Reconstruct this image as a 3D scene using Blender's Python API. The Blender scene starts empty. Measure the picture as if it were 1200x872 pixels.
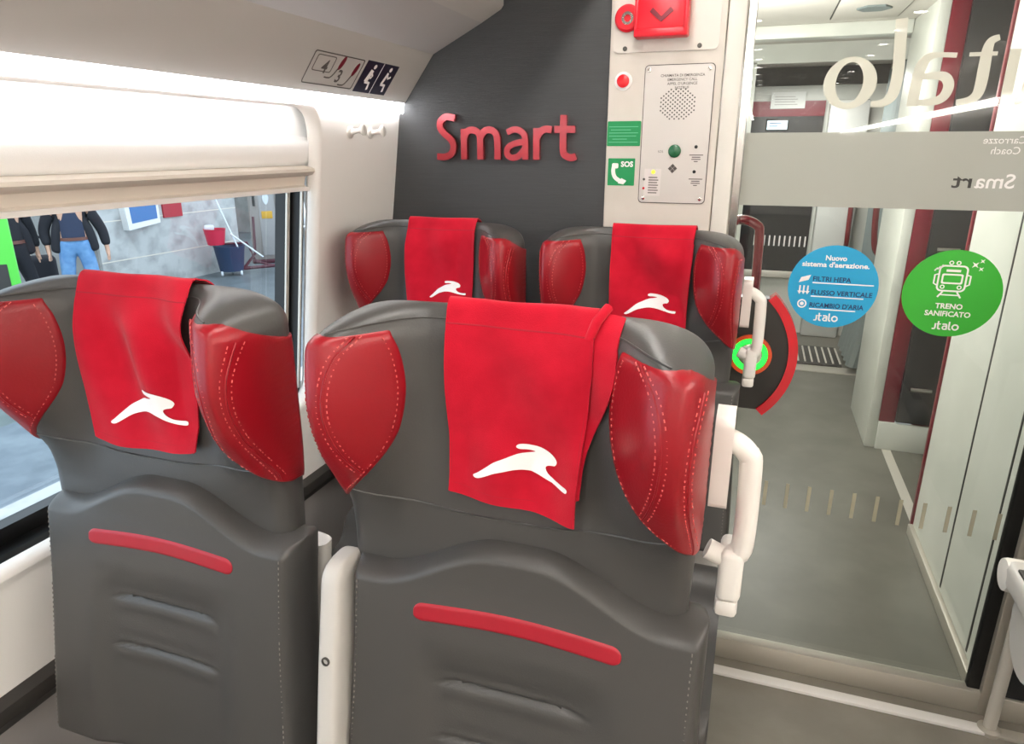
import bpy, bmesh, math, random
from math import sin, cos, pi, sqrt, exp
from mathutils import Vector, Matrix
from mathutils.geometry import tessellate_polygon
random.seed(7)
SC = bpy.context.scene
COL = SC.collection

# ------------------------------------------------------------------ camera, world, exposure
cam_d = bpy.data.cameras.new('camera'); cam = bpy.data.objects.new('camera', cam_d); COL.objects.link(cam)
cam_d.sensor_width = 36; cam_d.lens = 805 / 1200 * 36; cam_d.clip_start = .02; cam_d.clip_end = 200
cam.location = (0, 0, 1.6); cam.rotation_euler = (math.radians(90 - 18), 0, math.radians(19.1))
SC.camera = cam
SC.view_settings.view_transform = 'Standard'; SC.view_settings.look = 'None'
SC.view_settings.gamma = 1; SC.view_settings.use_curve_mapping = False
SC.view_settings.exposure = 0.22
W = bpy.data.worlds.new('world'); SC.world = W; W.use_nodes = True
W.node_tree.nodes['Background'].inputs[0].default_value = (.80, .90, 1.0, 1)
W.node_tree.nodes['Background'].inputs[1].default_value = 2.5

def area(name, loc, rot, sx, sy, power, col):
    l = bpy.data.lights.new(name, 'AREA'); l.shape = 'RECTANGLE'; l.size = sx; l.size_y = sy
    l.energy = power; l.color = col
    o = bpy.data.objects.new(name, l); o.location = loc; o.rotation_euler = rot; COL.objects.link(o); return o
WARM = (1, .93, .84)
STRIP_E, COVE_E, SPOT_E = 36, 10.5, 66
pl = bpy.data.lights.new('vestibule_fill', 'POINT'); pl.energy = 52; pl.color = (1, .98, .94); pl.shadow_soft_size = .18
plo = bpy.data.objects.new('vestibule_fill', pl); plo.location = (-.15, 3.4, 1.85); COL.objects.link(plo)  # added point light without a fixture, brightens the vestibule ceiling and walls
area('gangway_lamp', (.3, 5.85, 2.1), (0, 0, 0), .5, .5, 18, (1, .98, .94))

# ------------------------------------------------------------------ materials
def lin(c):
    return tuple(((v / 255) / 12.92 if v / 255 <= .04045 else ((v / 255 + .055) / 1.055) ** 2.4) for v in c) + (1,)
def mat(name, rgb, rough=.5, metal=0, bump=None, coat=0, emit=None, var=None, spec=.5, sheen=0, alpha=1):
    m = bpy.data.materials.new(name); m.use_nodes = True
    N = m.node_tree.nodes; L = m.node_tree.links; b = N['Principled BSDF']
    b.inputs['Base Color'].default_value = lin(rgb); b.inputs['Roughness'].default_value = rough
    b.inputs['Metallic'].default_value = metal; b.inputs['Specular IOR Level'].default_value = spec
    b.inputs['Coat Weight'].default_value = coat; b.inputs['Coat Roughness'].default_value = .15
    b.inputs['Sheen Weight'].default_value = sheen; b.inputs['Alpha'].default_value = alpha
    if emit: b.inputs['Emission Color'].default_value = lin(rgb); b.inputs['Emission Strength'].default_value = emit
    if bump or var:
        tc = N.new('ShaderNodeTexCoord')
    if bump:
        sc, st, stretch = (bump + (None,))[:3]
        n = N.new('ShaderNodeTexNoise'); n.inputs['Scale'].default_value = sc; n.inputs['Detail'].default_value = 4
        if stretch:
            mp = N.new('ShaderNodeMapping'); mp.inputs['Scale'].default_value = stretch
            L.new(tc.outputs['Object'], mp.inputs[0]); L.new(mp.outputs[0], n.inputs['Vector'])
        else: L.new(tc.outputs['Object'], n.inputs['Vector'])
        bp = N.new('ShaderNodeBump'); bp.inputs['Strength'].default_value = st; bp.inputs['Distance'].default_value = .002
        L.new(n.outputs[0], bp.inputs['Height']); L.new(bp.outputs[0], b.inputs['Normal'])
    if var:
        sc, rgb2, lo, hi = var[:4]
        n = N.new('ShaderNodeTexNoise'); n.inputs['Scale'].default_value = sc; n.inputs['Detail'].default_value = 6
        if len(var) > 4:
            mp = N.new('ShaderNodeMapping'); mp.inputs['Scale'].default_value = var[4]
            L.new(tc.outputs['Object'], mp.inputs[0]); L.new(mp.outputs[0], n.inputs['Vector'])
        else: L.new(tc.outputs['Object'], n.inputs['Vector'])
        r = N.new('ShaderNodeValToRGB'); r.color_ramp.elements[0].position = lo; r.color_ramp.elements[1].position = hi
        r.color_ramp.elements[0].color = lin(rgb); r.color_ramp.elements[1].color = lin(rgb2)
        L.new(n.outputs[0], r.inputs[0]); L.new(r.outputs[0], b.inputs['Base Color'])
    return m
def glass(name, tint=(1, 1, 1), k=1.0):
    m = bpy.data.materials.new(name); m.use_nodes = True
    N = m.node_tree.nodes; L = m.node_tree.links; N.clear()
    o = N.new('ShaderNodeOutputMaterial'); mx = N.new('ShaderNodeMixShader'); fr = N.new('ShaderNodeFresnel')
    fr.inputs[0].default_value = 1.45
    t = N.new('ShaderNodeBsdfTransparent'); t.inputs[0].default_value = tint + (1,)
    g = N.new('ShaderNodeBsdfGlossy'); g.inputs['Roughness'].default_value = .0
    mu = N.new('ShaderNodeMath'); mu.operation = 'MULTIPLY'; mu.inputs[1].default_value = k
    L.new(fr.outputs[0], mu.inputs[0]); L.new(mu.outputs[0], mx.inputs[0]); L.new(t.outputs[0], mx.inputs[1]); L.new(g.outputs[0], mx.inputs[2])
    L.new(mx.outputs[0], o.inputs[0]); return m
M = dict(
    leather=mat('grey_leather', (68, 66, 64), .38, bump=(420, .12), spec=.45),
    leather2=mat('grey_leather_side', (69, 67, 65), .40, bump=(420, .12), spec=.45),
    redleather=mat('red_leather', (142, 15, 27), .32, bump=(260, .14), spec=.42),
    redstrip=mat('red_inlay', (158, 16, 36), .45),
    hem=mat('red_hem_shade', (150, 14, 32), .9), cloth=mat('red_cloth', (186, 18, 41), .9, bump=(700, .35), sheen=.1, spec=.15, var=(30, (174, 14, 36), .35, .7)),  # hem red is darkened to carry the shade along the cover seams
    white=mat('white_print', (240, 236, 234), .6),
    stitch=mat('stitching_red', (205, 92, 88), .7), stitchg=mat('stitching_grey', (128, 122, 116), .7),
    whiteplastic=mat('white_plastic', (224, 219, 212), .35),
    shell=mat('seat_shell', (190, 186, 180), .4),
    screw=mat('dark_screw', (90, 88, 84), .4, .8),
    chrome=mat('chrome', (215, 212, 208), .18, 1), steel=mat('brushed_steel', (200, 194, 182), .34, .5, bump=(60, .2, (1, 60, 60))),
    wallwhite=mat('wall_panel', (246, 242, 237), .45), panel=mat('rack_panel', (180, 176, 171), .5),
    rackgrey=mat('rack_grey', (170, 166, 164), .5),
    ceil=mat('ceiling_white', (214, 208, 200), .55),
    bulk=mat('bulkhead_laminate', (60, 61, 62), .42, bump=(30, .5, (1.2, 1, 40)), var=(14, (65, 66, 67), .35, .7, (.7, 1, 30))),
    column=mat('column_laminate', (208, 200, 190), .4, var=(5, (194, 186, 175), .45, .75)),
    colwhite=mat('jamb_white', (210, 205, 196), .4),
    floor=mat('rubber_floor', (132, 126, 116), .42, bump=(300, .1), var=(6, (148, 142, 131), .35, .7)),
    vfloor=mat('vestibule_floor', (98, 96, 87), .34, bump=(300, .08), var=(5, (112, 110, 101), .35, .7)),
    blind=mat('blind_fabric', (250, 249, 247), .8, bump=(500, .1)), blindbar=mat('blind_bar', (222, 212, 200), .45),
    black=mat('black_rubber', (14, 14, 14), .45), alu=mat('aluminium_trim', (222, 216, 206), .4, .3),
    darkglass=mat('dark_panel', (34, 35, 37), .3), darkplastic=mat('dark_plastic', (48, 45, 42), .45),
    crimson=mat('crimson_paint', (118, 8, 34), .3), redpaint=mat('red_gloss', (205, 14, 34), .25, coat=.5),
    smart=mat('red_metallic_letter', (168, 34, 46), .25, .5, coat=.6), darkred=mat('dark_red_rail', (118, 18, 30), .25, coat=.4),
    vwall=mat('vestibule_wall', (210, 212, 204), .32, var=(3, (222, 223, 216), .4, .7)),
    seam=mat('dark_seam', (44, 44, 42), .6), grid=mat('speaker_holes', (60, 56, 52), .8),
    plate=mat('grey_metal_plate', (202, 196, 190), .38, .25), plate2=mat('white_metal_plate', (210, 203, 194), .4),
    ink=mat('dark_ink', (84, 78, 74), .7), green=mat('green_sign', (10, 140, 78), .4), greenbtn=mat('green_button', (10, 92, 52), .25, coat=.5),
    redbtn=mat('red_button', (218, 22, 34), .3), yellowled=mat('yellow_lamp', (228, 224, 60), .4, emit=1.0),
    handle_red=mat('alarm_red', (222, 22, 42), .35), navy=mat('navy_sign', (28, 26, 48), .35),
    blue=mat('blue_sticker', (28, 158, 206), .4), grn2=mat('green_sticker', (48, 170, 44), .4), navyink=mat('navy_ink', (24, 44, 92), .5),
    lamp=mat('lamp_diffuser', (255, 252, 247), .5, emit=STRIP_E), cove2=mat('cove_diffuser_far', (255, 250, 242), .5, emit=26), cove=mat('cove_diffuser', (250, 251, 255), .5, emit=COVE_E),
    spot=mat('spot_lens', (255, 252, 247), .5, emit=SPOT_E), ringg=mat('green_light', (40, 255, 70), .4, emit=1.3),
    orange=mat('orange_ring', (230, 84, 40), .3, coat=.4), lcd=mat('lit_display', (205, 225, 235), .4, emit=1.2),
    paper=mat('paper', (235, 235, 232), .7), bellows=mat('grey_bellows', (120, 130, 130), .6), curtain=mat('white_panel_gloss', (214, 214, 210), .3),
    glassm=glass('door_glass', (.97, .99, .98)), winglass=glass('window_glass', (.92, .96, .98), .12),
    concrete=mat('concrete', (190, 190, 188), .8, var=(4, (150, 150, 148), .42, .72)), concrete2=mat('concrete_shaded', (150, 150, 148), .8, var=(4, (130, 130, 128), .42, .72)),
    platform=mat('platform_tile', (92, 100, 104), .4, var=(3, (110, 118, 122), .4, .7)), paving=mat('paving', (100, 110, 120), .6, var=(5, (120, 130, 138), .4, .7)),
    plaster=mat('pale_wall', (225, 215, 200), .8), leaf=mat('weed_leaf', (70, 96, 62), .7, var=(8, (120, 140, 96), .3, .7)),
    jeans=mat('blue_denim', (92, 136, 184), .85, bump=(300, .3), var=(9, (122, 164, 206), .4, .7)), navycloth=mat('navy_cloth', (48, 56, 78), .9), blackcloth=mat('black_cloth', (34, 34, 40), .9),
    skin=mat('skin', (205, 160, 135), .6), hair=mat('dark_hair', (40, 30, 26), .8), shoe=mat('shoe', (40, 36, 34), .6), belt=mat('brown_belt', (110, 70, 60), .5),
    lime=mat('lime_board', (90, 205, 70), .4), screen=mat('blue_screen', (50, 104, 160), .3, emit=.25), redsign=mat('red_sign', (170, 36, 48), .5),
    binblue=mat('dark_blue_bin', (44, 62, 92), .5), bucket=mat('pink_bucket', (206, 40, 70), .4), machine=mat('grey_machine', (160, 152, 146), .45, .2), yellow=mat('yellow_label', (220, 170, 60), .5), maroon=mat('maroon_frame', (84, 36, 48), .5), white2=mat('white_tube', (225, 230, 235), .35),
)
def frost(name, rgb, tr):
    m = bpy.data.materials.new(name); m.use_nodes = True
    N = m.node_tree.nodes; L = m.node_tree.links; b = N['Principled BSDF']; o = N['Material Output']
    b.inputs['Base Color'].default_value = lin(rgb); b.inputs['Roughness'].default_value = .03
    t = N.new('ShaderNodeBsdfTransparent'); mx = N.new('ShaderNodeMixShader'); mx.inputs[0].default_value = tr
    tl = N.new('ShaderNodeBsdfTranslucent'); tl.inputs[0].default_value = lin(rgb); m2 = N.new('ShaderNodeMixShader'); m2.inputs[0].default_value = .4
    L.new(b.outputs[0], m2.inputs[1]); L.new(tl.outputs[0], m2.inputs[2])
    L.new(m2.outputs[0], mx.inputs[1]); L.new(t.outputs[0], mx.inputs[2]); L.new(mx.outputs[0], o.inputs[0]); return m
M['frostband'] = frost('frosted_band', (192, 192, 184), .12)
M['frostletter'] = frost('frosted_letter', (228, 226, 215), .10)
M['froststripe'] = frost('frosted_stripe', (205, 198, 175), .35)

# ------------------------------------------------------------------ mesh helpers
ORG = {}
def props(o, label=None, cat=None, group=None, kind=None):
    if label: o['label'] = label
    if cat: o['category'] = cat
    if group: o['group'] = group
    if kind: o['kind'] = kind
    return o
def empty(name, loc, label=None, cat=None, group=None, kind=None, rotz=0, local=False):
    o = bpy.data.objects.new(name, None); COL.objects.link(o); o.location = loc; o.empty_display_size = .1
    o.rotation_euler = (0, 0, rotz)
    ORG[o.name] = Vector((0, 0, 0)) if local else Vector(loc)
    return props(o, label, cat, group, kind)
class MB:
    def __init__(s): s.bm = bmesh.new()
    def vf(s, vs, fs, mtx=None, fn=None):
        if mtx is not None: vs = [mtx @ Vector(v) for v in vs]
        if fn: vs = [fn(*v) for v in vs]
        b = [s.bm.verts.new(v) for v in vs]
        for f in fs:
            try: s.bm.faces.new([b[i] for i in f])
            except ValueError: pass
        return s
    def box(s, x0, x1, y0, y1, z0, z1, bev=0, seg=2, mtx=None):
        t = bmesh.new(); bmesh.ops.create_cube(t, size=1)
        for v in t.verts: v.co = Vector(((x0 + x1) / 2 + v.co.x * (x1 - x0), (y0 + y1) / 2 + v.co.y * (y1 - y0), (z0 + z1) / 2 + v.co.z * (z1 - z0)))
        if bev: bmesh.ops.bevel(t, geom=list(t.edges), offset=bev, segments=seg, profile=.5, affect='EDGES', clamp_overlap=True)
        t.verts.index_update(); s.vf([v.co.copy() for v in t.verts], [[v.index for v in f.verts] for f in t.faces], mtx); t.free(); return s
    def poly(s, pts, fr, d0, d1, holes=()):
        loops = [pts] + list(holes); allp = [p for l in loops for p in l]
        tris = tessellate_polygon([[Vector((p[0], p[1], 0)) for p in l] for l in loops])
        n = len(allp); vs = [fr(p[0], p[1], d0) for p in allp] + [fr(p[0], p[1], d1) for p in allp]
        fs = [list(t) for t in tris] + [[i + n for i in t][::-1] for t in tris]
        k = 0
        for l in loops:
            for i in range(len(l)):
                a, b = k + i, k + (i + 1) % len(l); fs.append([a, b, b + n, a + n])
            k += len(l)
        return s.vf(vs, fs)
    def ribbon(s, pts, w, fr, d0, d1, smooth=4, closed=False):
        P = spline(pts, smooth, closed); n = len(P); ws = w if callable(w) else (lambda t: w); L, R = [], []
        for i, p in enumerate(P):
            a = P[(i - 1) % n] if (closed or i > 0) else P[i]; b = P[(i + 1) % n] if (closed or i < n - 1) else P[i]
            dx, dy = b[0] - a[0], b[1] - a[1]; l = math.hypot(dx, dy) or 1
            h = ws(i / max(1, n - 1)) / 2; nx, ny = -dy / l * h, dx / l * h
            L.append((p[0] + nx, p[1] + ny)); R.append((p[0] - nx, p[1] - ny))
        vs = []
        for i in range(n): vs += [fr(*L[i], d1), fr(*R[i], d1), fr(*R[i], d0), fr(*L[i], d0)]
        fs = []
        for i in range(n if closed else n - 1):
            a, b = i * 4, ((i + 1) % n) * 4
            for k in range(4): fs.append([a + k, a + (k + 1) % 4, b + (k + 1) % 4, b + k])
        if not closed: fs += [[0, 1, 2, 3], [4 * n - 1, 4 * n - 2, 4 * n - 3, 4 * n - 4]]
        return s.vf(vs, fs)
    def tube(s, path, r, n=10, closed=False, smooth=0):
        P = [Vector(p) for p in path]
        if smooth: P = [Vector(p) for p in spline(path, smooth, closed)]
        rr = r if callable(r) else (lambda t: r); vs = []; fs = []; m = len(P); up = None
        for i, p in enumerate(P):
            a = P[(i - 1) % m] if (closed or i > 0) else p; b = P[(i + 1) % m] if (closed or i < m - 1) else p
            d = (b - a).normalized()
            if up is None: up = d.orthogonal().normalized()
            up = (up - d * up.dot(d)); up = up.normalized() if up.length > 1e-6 else d.orthogonal().normalized()
            q = d.cross(up); R = rr(i / max(1, m - 1))
            vs += [p + (up * cos(2 * pi * k / n) + q * sin(2 * pi * k / n)) * R for k in range(n)]
        for i in range(m if closed else m - 1):
            a, b = i * n, ((i + 1) % m) * n
            for k in range(n): fs.append([a + k, a + (k + 1) % n, b + (k + 1) % n, b + k])
        if not closed: fs += [list(range(n))[::-1], [(m - 1) * n + k for k in range(n)]]
        return s.vf(vs, fs)
    def lathe(s, prof, c, axis, n=24):
        ax = Vector(axis).normalized(); u = ax.orthogonal().normalized(); w = ax.cross(u); c = Vector(c); vs = []; fs = []
        for r, h in prof: vs += [c + ax * h + (u * cos(2 * pi * k / n) + w * sin(2 * pi * k / n)) * r for k in range(n)]
        for i in range(len(prof) - 1):
            for k in range(n): fs.append([i * n + k, i * n + (k + 1) % n, (i + 1) * n + (k + 1) % n, (i + 1) * n + k])
        fs += [list(range(n))[::-1], [(len(prof) - 1) * n + k for k in range(n)]]
        return s.vf(vs, fs)
    def grid(s, fn, us, vs_, wrap=False):
        nu, nv = len(us), len(vs_); vs = [fn(u, v) for v in vs_ for u in us]; fs = []
        for j in range(nv - 1):
            for i in range(nu if wrap else nu - 1): fs.append([j * nu + i, j * nu + (i + 1) % nu, (j + 1) * nu + (i + 1) % nu, (j + 1) * nu + i])
        return s.vf(vs, fs)
    def text(s, body, fr, x, y, h, w=None, d0=0, d1=.0006, bold=0, align='L', flip=False):
        vs, fs = textgeo(body, bold)
        x0 = min(v[0] for v in vs); x1 = max(v[0] for v in vs); k = h / .72; kx = k if w is None else w / (x1 - x0)
        tw = (x1 - x0) * kx; off = {'L': 0, 'C': -tw / 2, 'R': -tw}[align]
        def mp(v):
            px = (v[0] - x0) * kx + off; px = -px if flip else px
            return fr(x + px, y + v[1] * k, d1)
        return s.vf([mp(v) for v in vs], fs)
    def build(s, name, m, parent=None, smooth=35, label=None, cat=None, group=None, kind=None, root=None, merge=False):
        bm = s.bm
        if merge: bmesh.ops.remove_doubles(bm, verts=bm.verts, dist=1e-5)
        bmesh.ops.recalc_face_normals(bm, faces=bm.faces)
        if parent is None:
            xs = [v.co for v in bm.verts]
            o0 = Vector((sum(c.x for c in xs) / len(xs), sum(c.y for c in xs) / len(xs), min(c.z for c in xs)))
        else:
            r = parent
            while r.parent: r = r.parent
            o0 = ORG[r.name]
        for v in bm.verts: v.co -= o0
        me = bpy.data.meshes.new(name); bm.to_mesh(me); bm.free()
        if smooth:
            for p in me.polygons: p.use_smooth = True
            me.set_sharp_from_angle(angle=math.radians(smooth))
        me.materials.append(M[m] if isinstance(m, str) else m)
        o = bpy.data.objects.new(name, me); COL.objects.link(o)
        if parent is None: o.location = o0; ORG[o.name] = o0
        else: o.parent = parent
        return props(o, label, cat, group, kind)
_tg = {}
def textgeo(body, bold=0):
    if (body, bold) in _tg: return _tg[(body, bold)]
    cu = bpy.data.curves.new('t', 'FONT'); cu.body = body; cu.offset = bold; cu.fill_mode = 'FRONT'; cu.resolution_u = 3
    o = bpy.data.objects.new('t', cu); COL.objects.link(o); bpy.context.view_layer.update()
    me = bpy.data.meshes.new_from_object(o.evaluated_get(bpy.context.evaluated_depsgraph_get()))
    r = ([tuple(v.co) for v in me.vertices], [list(p.vertices) for p in me.polygons])
    bpy.data.objects.remove(o); bpy.data.curves.remove(cu); bpy.data.meshes.remove(me)
    _tg[(body, bold)] = r; return r
def spline(pts, k, closed=False):
    if k <= 1 or len(pts) < 3: return [tuple(p) for p in pts]
    n = len(pts); out = []
    for i in range(n if closed else n - 1):
        p = [pts[(i + j) % n] if closed else pts[max(0, min(n - 1, i + j))] for j in (-1, 0, 1, 2)]
        for q in range(k):
            t = q / k
            out.append(tuple(.5 * (2 * b + (c - a) * t + (2 * a - 5 * b + 4 * c - d) * t * t + (3 * b - a - 3 * c + d) * t ** 3) for a, b, c, d in zip(*p)))
    if not closed: out.append(tuple(pts[-1]))
    return out
def FY(y): return lambda u, v, w=0: Vector((u, y - w, v))          # plane facing -Y
def FX(x, sgn=-1): return lambda u, v, w=0: Vector((x + sgn * w, u, v))   # plane facing along X
def rrect(x0, x1, y0, y1, r, n=5):
    out = []
    for cx, cy, a in ((x1 - r, y1 - r, 0), (x0 + r, y1 - r, 90), (x0 + r, y0 + r, 180), (x1 - r, y0 + r, 270)):
        for k in range(n + 1):
            t = math.radians(a + 90 * k / n); out.append((cx + r * cos(t), cy + r * sin(t)))
    return out
def circ(cx, cy, r, n=32, ry=None): return [(cx + r * cos(2 * pi * k / n), cy + (ry or r) * sin(2 * pi * k / n)) for k in range(n)]
def sst(a, b, x):
    t = max(0, min(1, (x - a) / (b - a))); return t * t * (3 - 2 * t)
def interp(tab, x):
    if x <= tab[0][0]: return tab[0][1]
    for (a, p), (b, q) in zip(tab, tab[1:]):
        if x <= b:
            t = (x - a) / (b - a); t = t * t * (3 - 2 * t); return p + (q - p) * t
    return tab[-1][1]
def csp(tab, x):                 # smooth curve through table points
    if x <= tab[0][0]: return tab[0][1]
    if x >= tab[-1][0]: return tab[-1][1]
    n = len(tab)
    for i in range(n - 1):
        if x <= tab[i + 1][0]:
            (x0, y0), (x1, y1) = tab[i], tab[i + 1]; h = x1 - x0; t = (x - x0) / h
            m0 = (y1 - tab[i - 1][1]) / (x1 - tab[i - 1][0]) if i > 0 else (y1 - y0) / h
            m1 = (tab[i + 2][1] - y0) / (tab[i + 2][0] - x0) if i < n - 2 else (y1 - y0) / h
            return (2*t**3 - 3*t*t + 1) * y0 + (t**3 - 2*t*t + t) * h * m0 + (3*t*t - 2*t**3) * y1 + (t**3 - t*t) * h * m1
def extrude_y(prof, y0, y1):      # closed (x, z) profile along Y
    b = MB(); return b.poly(prof, lambda u, v, w: Vector((u, w, v)), y0, y1)
S_ = 'structure'

# ------------------------------------------------------------------ room shell
BY = 2.0                                    # bulkhead plane
def wallx(z): return -1.053 + .133 * (z - 1.72)
MB().box(-1.5, 2.0, -15.2, 2.04, -.06, 0).build('floor', 'floor', smooth=0, kind=S_)
MB().box(-1.5, 2.0, -15.2, 2.03, 2.27, 2.33).build('ceiling', 'ceil', smooth=0, kind=S_)
FWL = lambda u, v, w=0: Vector((wallx(v) - w, u, v))     # leaning side wall: u = Y, v = z, w outwards
WY0, WY1, WZ0, WZ1 = -.75, 1.572, .90, 1.712
hole = rrect(WY0, WY1, WZ0, WZ1, .085, 8)
MB().poly([(-15.2, .655), (BY, .655), (BY, 1.80), (-15.2, 1.80)], FWL, 0, .03, [hole]).build('wall_left', 'wallwhite', smooth=40, kind=S_)
win = empty('window_1', (wallx(.9), .4, .9), kind=S_)
b = MB()                                     # moulded reveal ring, rounded lip then inwards
O, I = rrect(WY0 - .004, WY1 + .004, WZ0 - .004, WZ1 + .004, .089, 8), rrect(WY0 + .016, WY1 - .016, WZ0 + .016, WZ1 - .016, .07, 8)
n = len(O); rings = []
for k in range(7):
    t = k / 6; a = t * pi / 2
    rings.append([FWL(O[i][0] + (I[i][0] - O[i][0]) * sin(a), O[i][1] + (I[i][1] - O[i][1]) * sin(a), -.012 + .026 * (1 - cos(a))) for i in range(n)])
b.vf([p for r in rings for p in r], [[k * n + i, k * n + (i + 1) % n, (k + 1) * n + (i + 1) % n, (k + 1) * n + i] for k in range(len(rings) - 1) for i in range(n)])
b.build('window_frame', 'wallwhite', win, 60)
MB().poly(rrect(WY0, WY1, WZ0, 1.592, .012, 6), FWL, .036, .10, [rrect(WY0 + .016, WY1 - .016, WZ0 + .016, 1.576, .012, 6)]).build('reveal_seal', 'black', win, 40)
gh = rrect(WY0 + .07, WY1 - .034, WZ0 + .05, WZ1 - .06, .05, 6)
MB().poly(rrect(WY0 + .0, WY1 - .0, WZ0 + .0, WZ1 - .0, .07, 6), FWL, .068, .10, [gh]).build('gasket', 'black', win, 40)
b = MB()
b.box(0, .006, 0, .012, 0, .66, mtx=Matrix.Translation((wallx(.95) - .069, WY1 - .034, .95)) @ Matrix.Shear('XY', 4, (.133, 0)))
b.box(0, .006, 0, .005, 0, .66, mtx=Matrix.Translation((wallx(.95) - .034, WY1 - .020, .95)) @ Matrix.Shear('XY', 4, (.133, 0)))
b.build('trim_strip', 'alu', win, 0)
MB().poly(rrect(WY0 + .01, WY1 - .01, WZ0 + .01, WZ1 - .01, .06, 6), FWL, .092, .097).build('window_pane', 'winglass', win, 0)
# roller blind inside the recess (moves on its own rails)
bl = empty('window_blind', (wallx(1.5), .4, 1.5), 'cream roller blind pulled part way down over the train window', 'window blind')
def bprof(pts, th):
    A = [(wallx(z) - d, z) for d, z in pts]; return A + [(x - th, z) for x, z in reversed(A)]
extrude_y(bprof([(.058, 1.715), (.056, 1.66), (.050, 1.630), (.034, 1.622), (.020, 1.615), (.015, 1.603), (.016, 1.585), (.020, 1.570), (.030, 1.556)], .006), WY0 + .03, WY1 + .04).build('blind_fabric', 'blind', bl, 50)
extrude_y(bprof([(.030, 1.560), (.006, 1.556), (-.004, 1.552), (-.006, 1.545), (.002, 1.537), (.022, 1.533), (.026, 1.512), (.018, 1.507), (.014, 1.502), (.016, 1.498)], .012), WY0 + .03, WY1 - .014).build('bottom_bar', 'blindbar', bl, 40)
extrude_y(bprof([(.008, 1.5075), (.008, 1.4975)], .012), WY0 + .03, WY1 - .012).build('bottom_seal', 'wallwhite', bl, 0)
# lower wall and ledges
extrude_y([(wallx(.60) - .01, .60), (-1.25, .16), (-1.25, 0), (-1.30, 0), (-1.30, .655), (wallx(.655) - .01, .655)], -15.2, BY).build('wall_lower', 'rackgrey', smooth=30, kind=S_)
extrude_y([(wallx(.66) + .002, .662), (wallx(.65) + .028, .655), (wallx(.65) + .032, .645), (wallx(.65) + .030, .628), (wallx(.60) + .012, .595), (wallx(.6) - .012, .595), (wallx(.65) - .012, .66)], -15.2, BY).build('trim_1', 'darkplastic', smooth=30, kind=S_)
extrude_y([(-1.248, .0), (-1.248, .16), (-1.16, .14), (-1.15, .0)], -15.2, BY).build('baseboard_left', 'darkplastic', smooth=30, kind=S_)
# overhead: cove light, rack panels
cv = empty('cove_light', (-1.05, 0, 1.69), 'glowing strip light running along the top of the window wall', 'strip light')
extrude_y([(-1.034, 1.737), (-1.0405, 1.701), (-1.047, 1.701), (-1.062, 1.74), (-1.055, 1.75)], -15.1, BY - .005).build('diffuser', 'cove', cv, 0)
rk = empty('luggage_rack', (-1.0, 0, 1.731), 'light grey moulded overhead luggage rack above the window seats', 'luggage rack')
extrude_y([(-1.034, 1.731), (-.935, 1.862), (-.945, 1.872), (-1.055, 1.745), (-1.05, 1.731)], -15.1, BY - .003).build('lower_panel', 'panel', rk, 0)
extrude_y([(-.935, 1.862), (-.782, 1.937), (-.79, 1.96), (-.95, 1.88)], -15.1, BY - .003).build('shelf_underside', 'rackgrey', rk, 0)
extrude_y([(-.782, 1.937), (-.724, 1.968), (-.716, 1.978), (-.716, 1.99), (-.72, 2.04), (-.76, 2.04), (-.80, 1.955)], -15.1, BY - .003).build('front_rail', 'panel', rk, 50)
extrude_y([(-.79, 1.955), (-.776, 1.951), (-.776, 1.956), (-.79, 1.960)], -15.1, BY - .003).build('rail_groove', 'alu', rk, 0)
extrude_y([(-.72, 2.04), (-.385, 2.085), (-.37, 2.11), (-.37, 2.27), (-1.3, 2.27), (-1.3, 2.06)], -15.1, BY - .014).build('locker_bay', 'panel', rk, 30)
extrude_y([(-1.3, 1.72), (-1.3, 2.27), (-1.25, 2.27), (-1.25, 1.75), (-1.06, 1.752), (-1.07, 1.72)], -15.1, BY - .003).build('trim_2', 'panel', smooth=0, kind=S_)
# ceiling lamps: a line of light by the rack and two rows of downlights over the aisle
cr = empty('cove_light', (1.74, -5, 1.9), 'glowing strip light high on the wall across the aisle', 'strip light')
MB().box(1.715, 1.75, -15, 1.9, 1.93, 1.99).build('diffuser', 'cove2', cr, 0)
cl = empty('ceiling_light', (-.27, -5, 2.24), 'long glowing ceiling strip light beside the luggage rack', 'ceiling light')
MB().box(-.31, -.235, -14, 1.9, 2.245, 2.272).build('housing', 'ceil', cl, 0)
MB().box(-.295, -.25, -13.95, 1.85, 2.238, 2.246).build('diffuser', 'lamp', cl, 0)
GL = 'downlights over the aisle'
for (xx, y0, dy, nn, sz, lab) in ((.69, .9, .6, 26, .035, 'round downlight in the ceiling row over the right of the aisle'), (-.1, .9, .6, 26, .035, 'round downlight in the ceiling row over the left of the aisle')):
    for k in range(nn):
        yy = y0 - dy * k
        d = empty('downlight', (xx, yy, 2.262), lab, 'downlight', GL)
        MB().lathe([(sz + .012, .008), (sz + .012, 0), (sz, -.003), (sz, .006)], (xx, yy, 2.262), (0, 0, 1), 16).build('bezel', 'chrome', d)
        MB().lathe([(sz, .003), (sz * .9, .0005)], (xx, yy, 2.262), (0, 0, 1), 16).build('lens', 'spot', d)
# other side of the coach (behind and beside the camera)
MB().box(1.75, 1.82, -15.2, BY, 0, 2.27).build('wall_right', 'wallwhite', smooth=0, kind=S_)
MB().box(-1.3, 1.82, -15.26, -15.2, 0, 2.27).build('wall_back', 'wallwhite', smooth=0, kind=S_)
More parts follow.
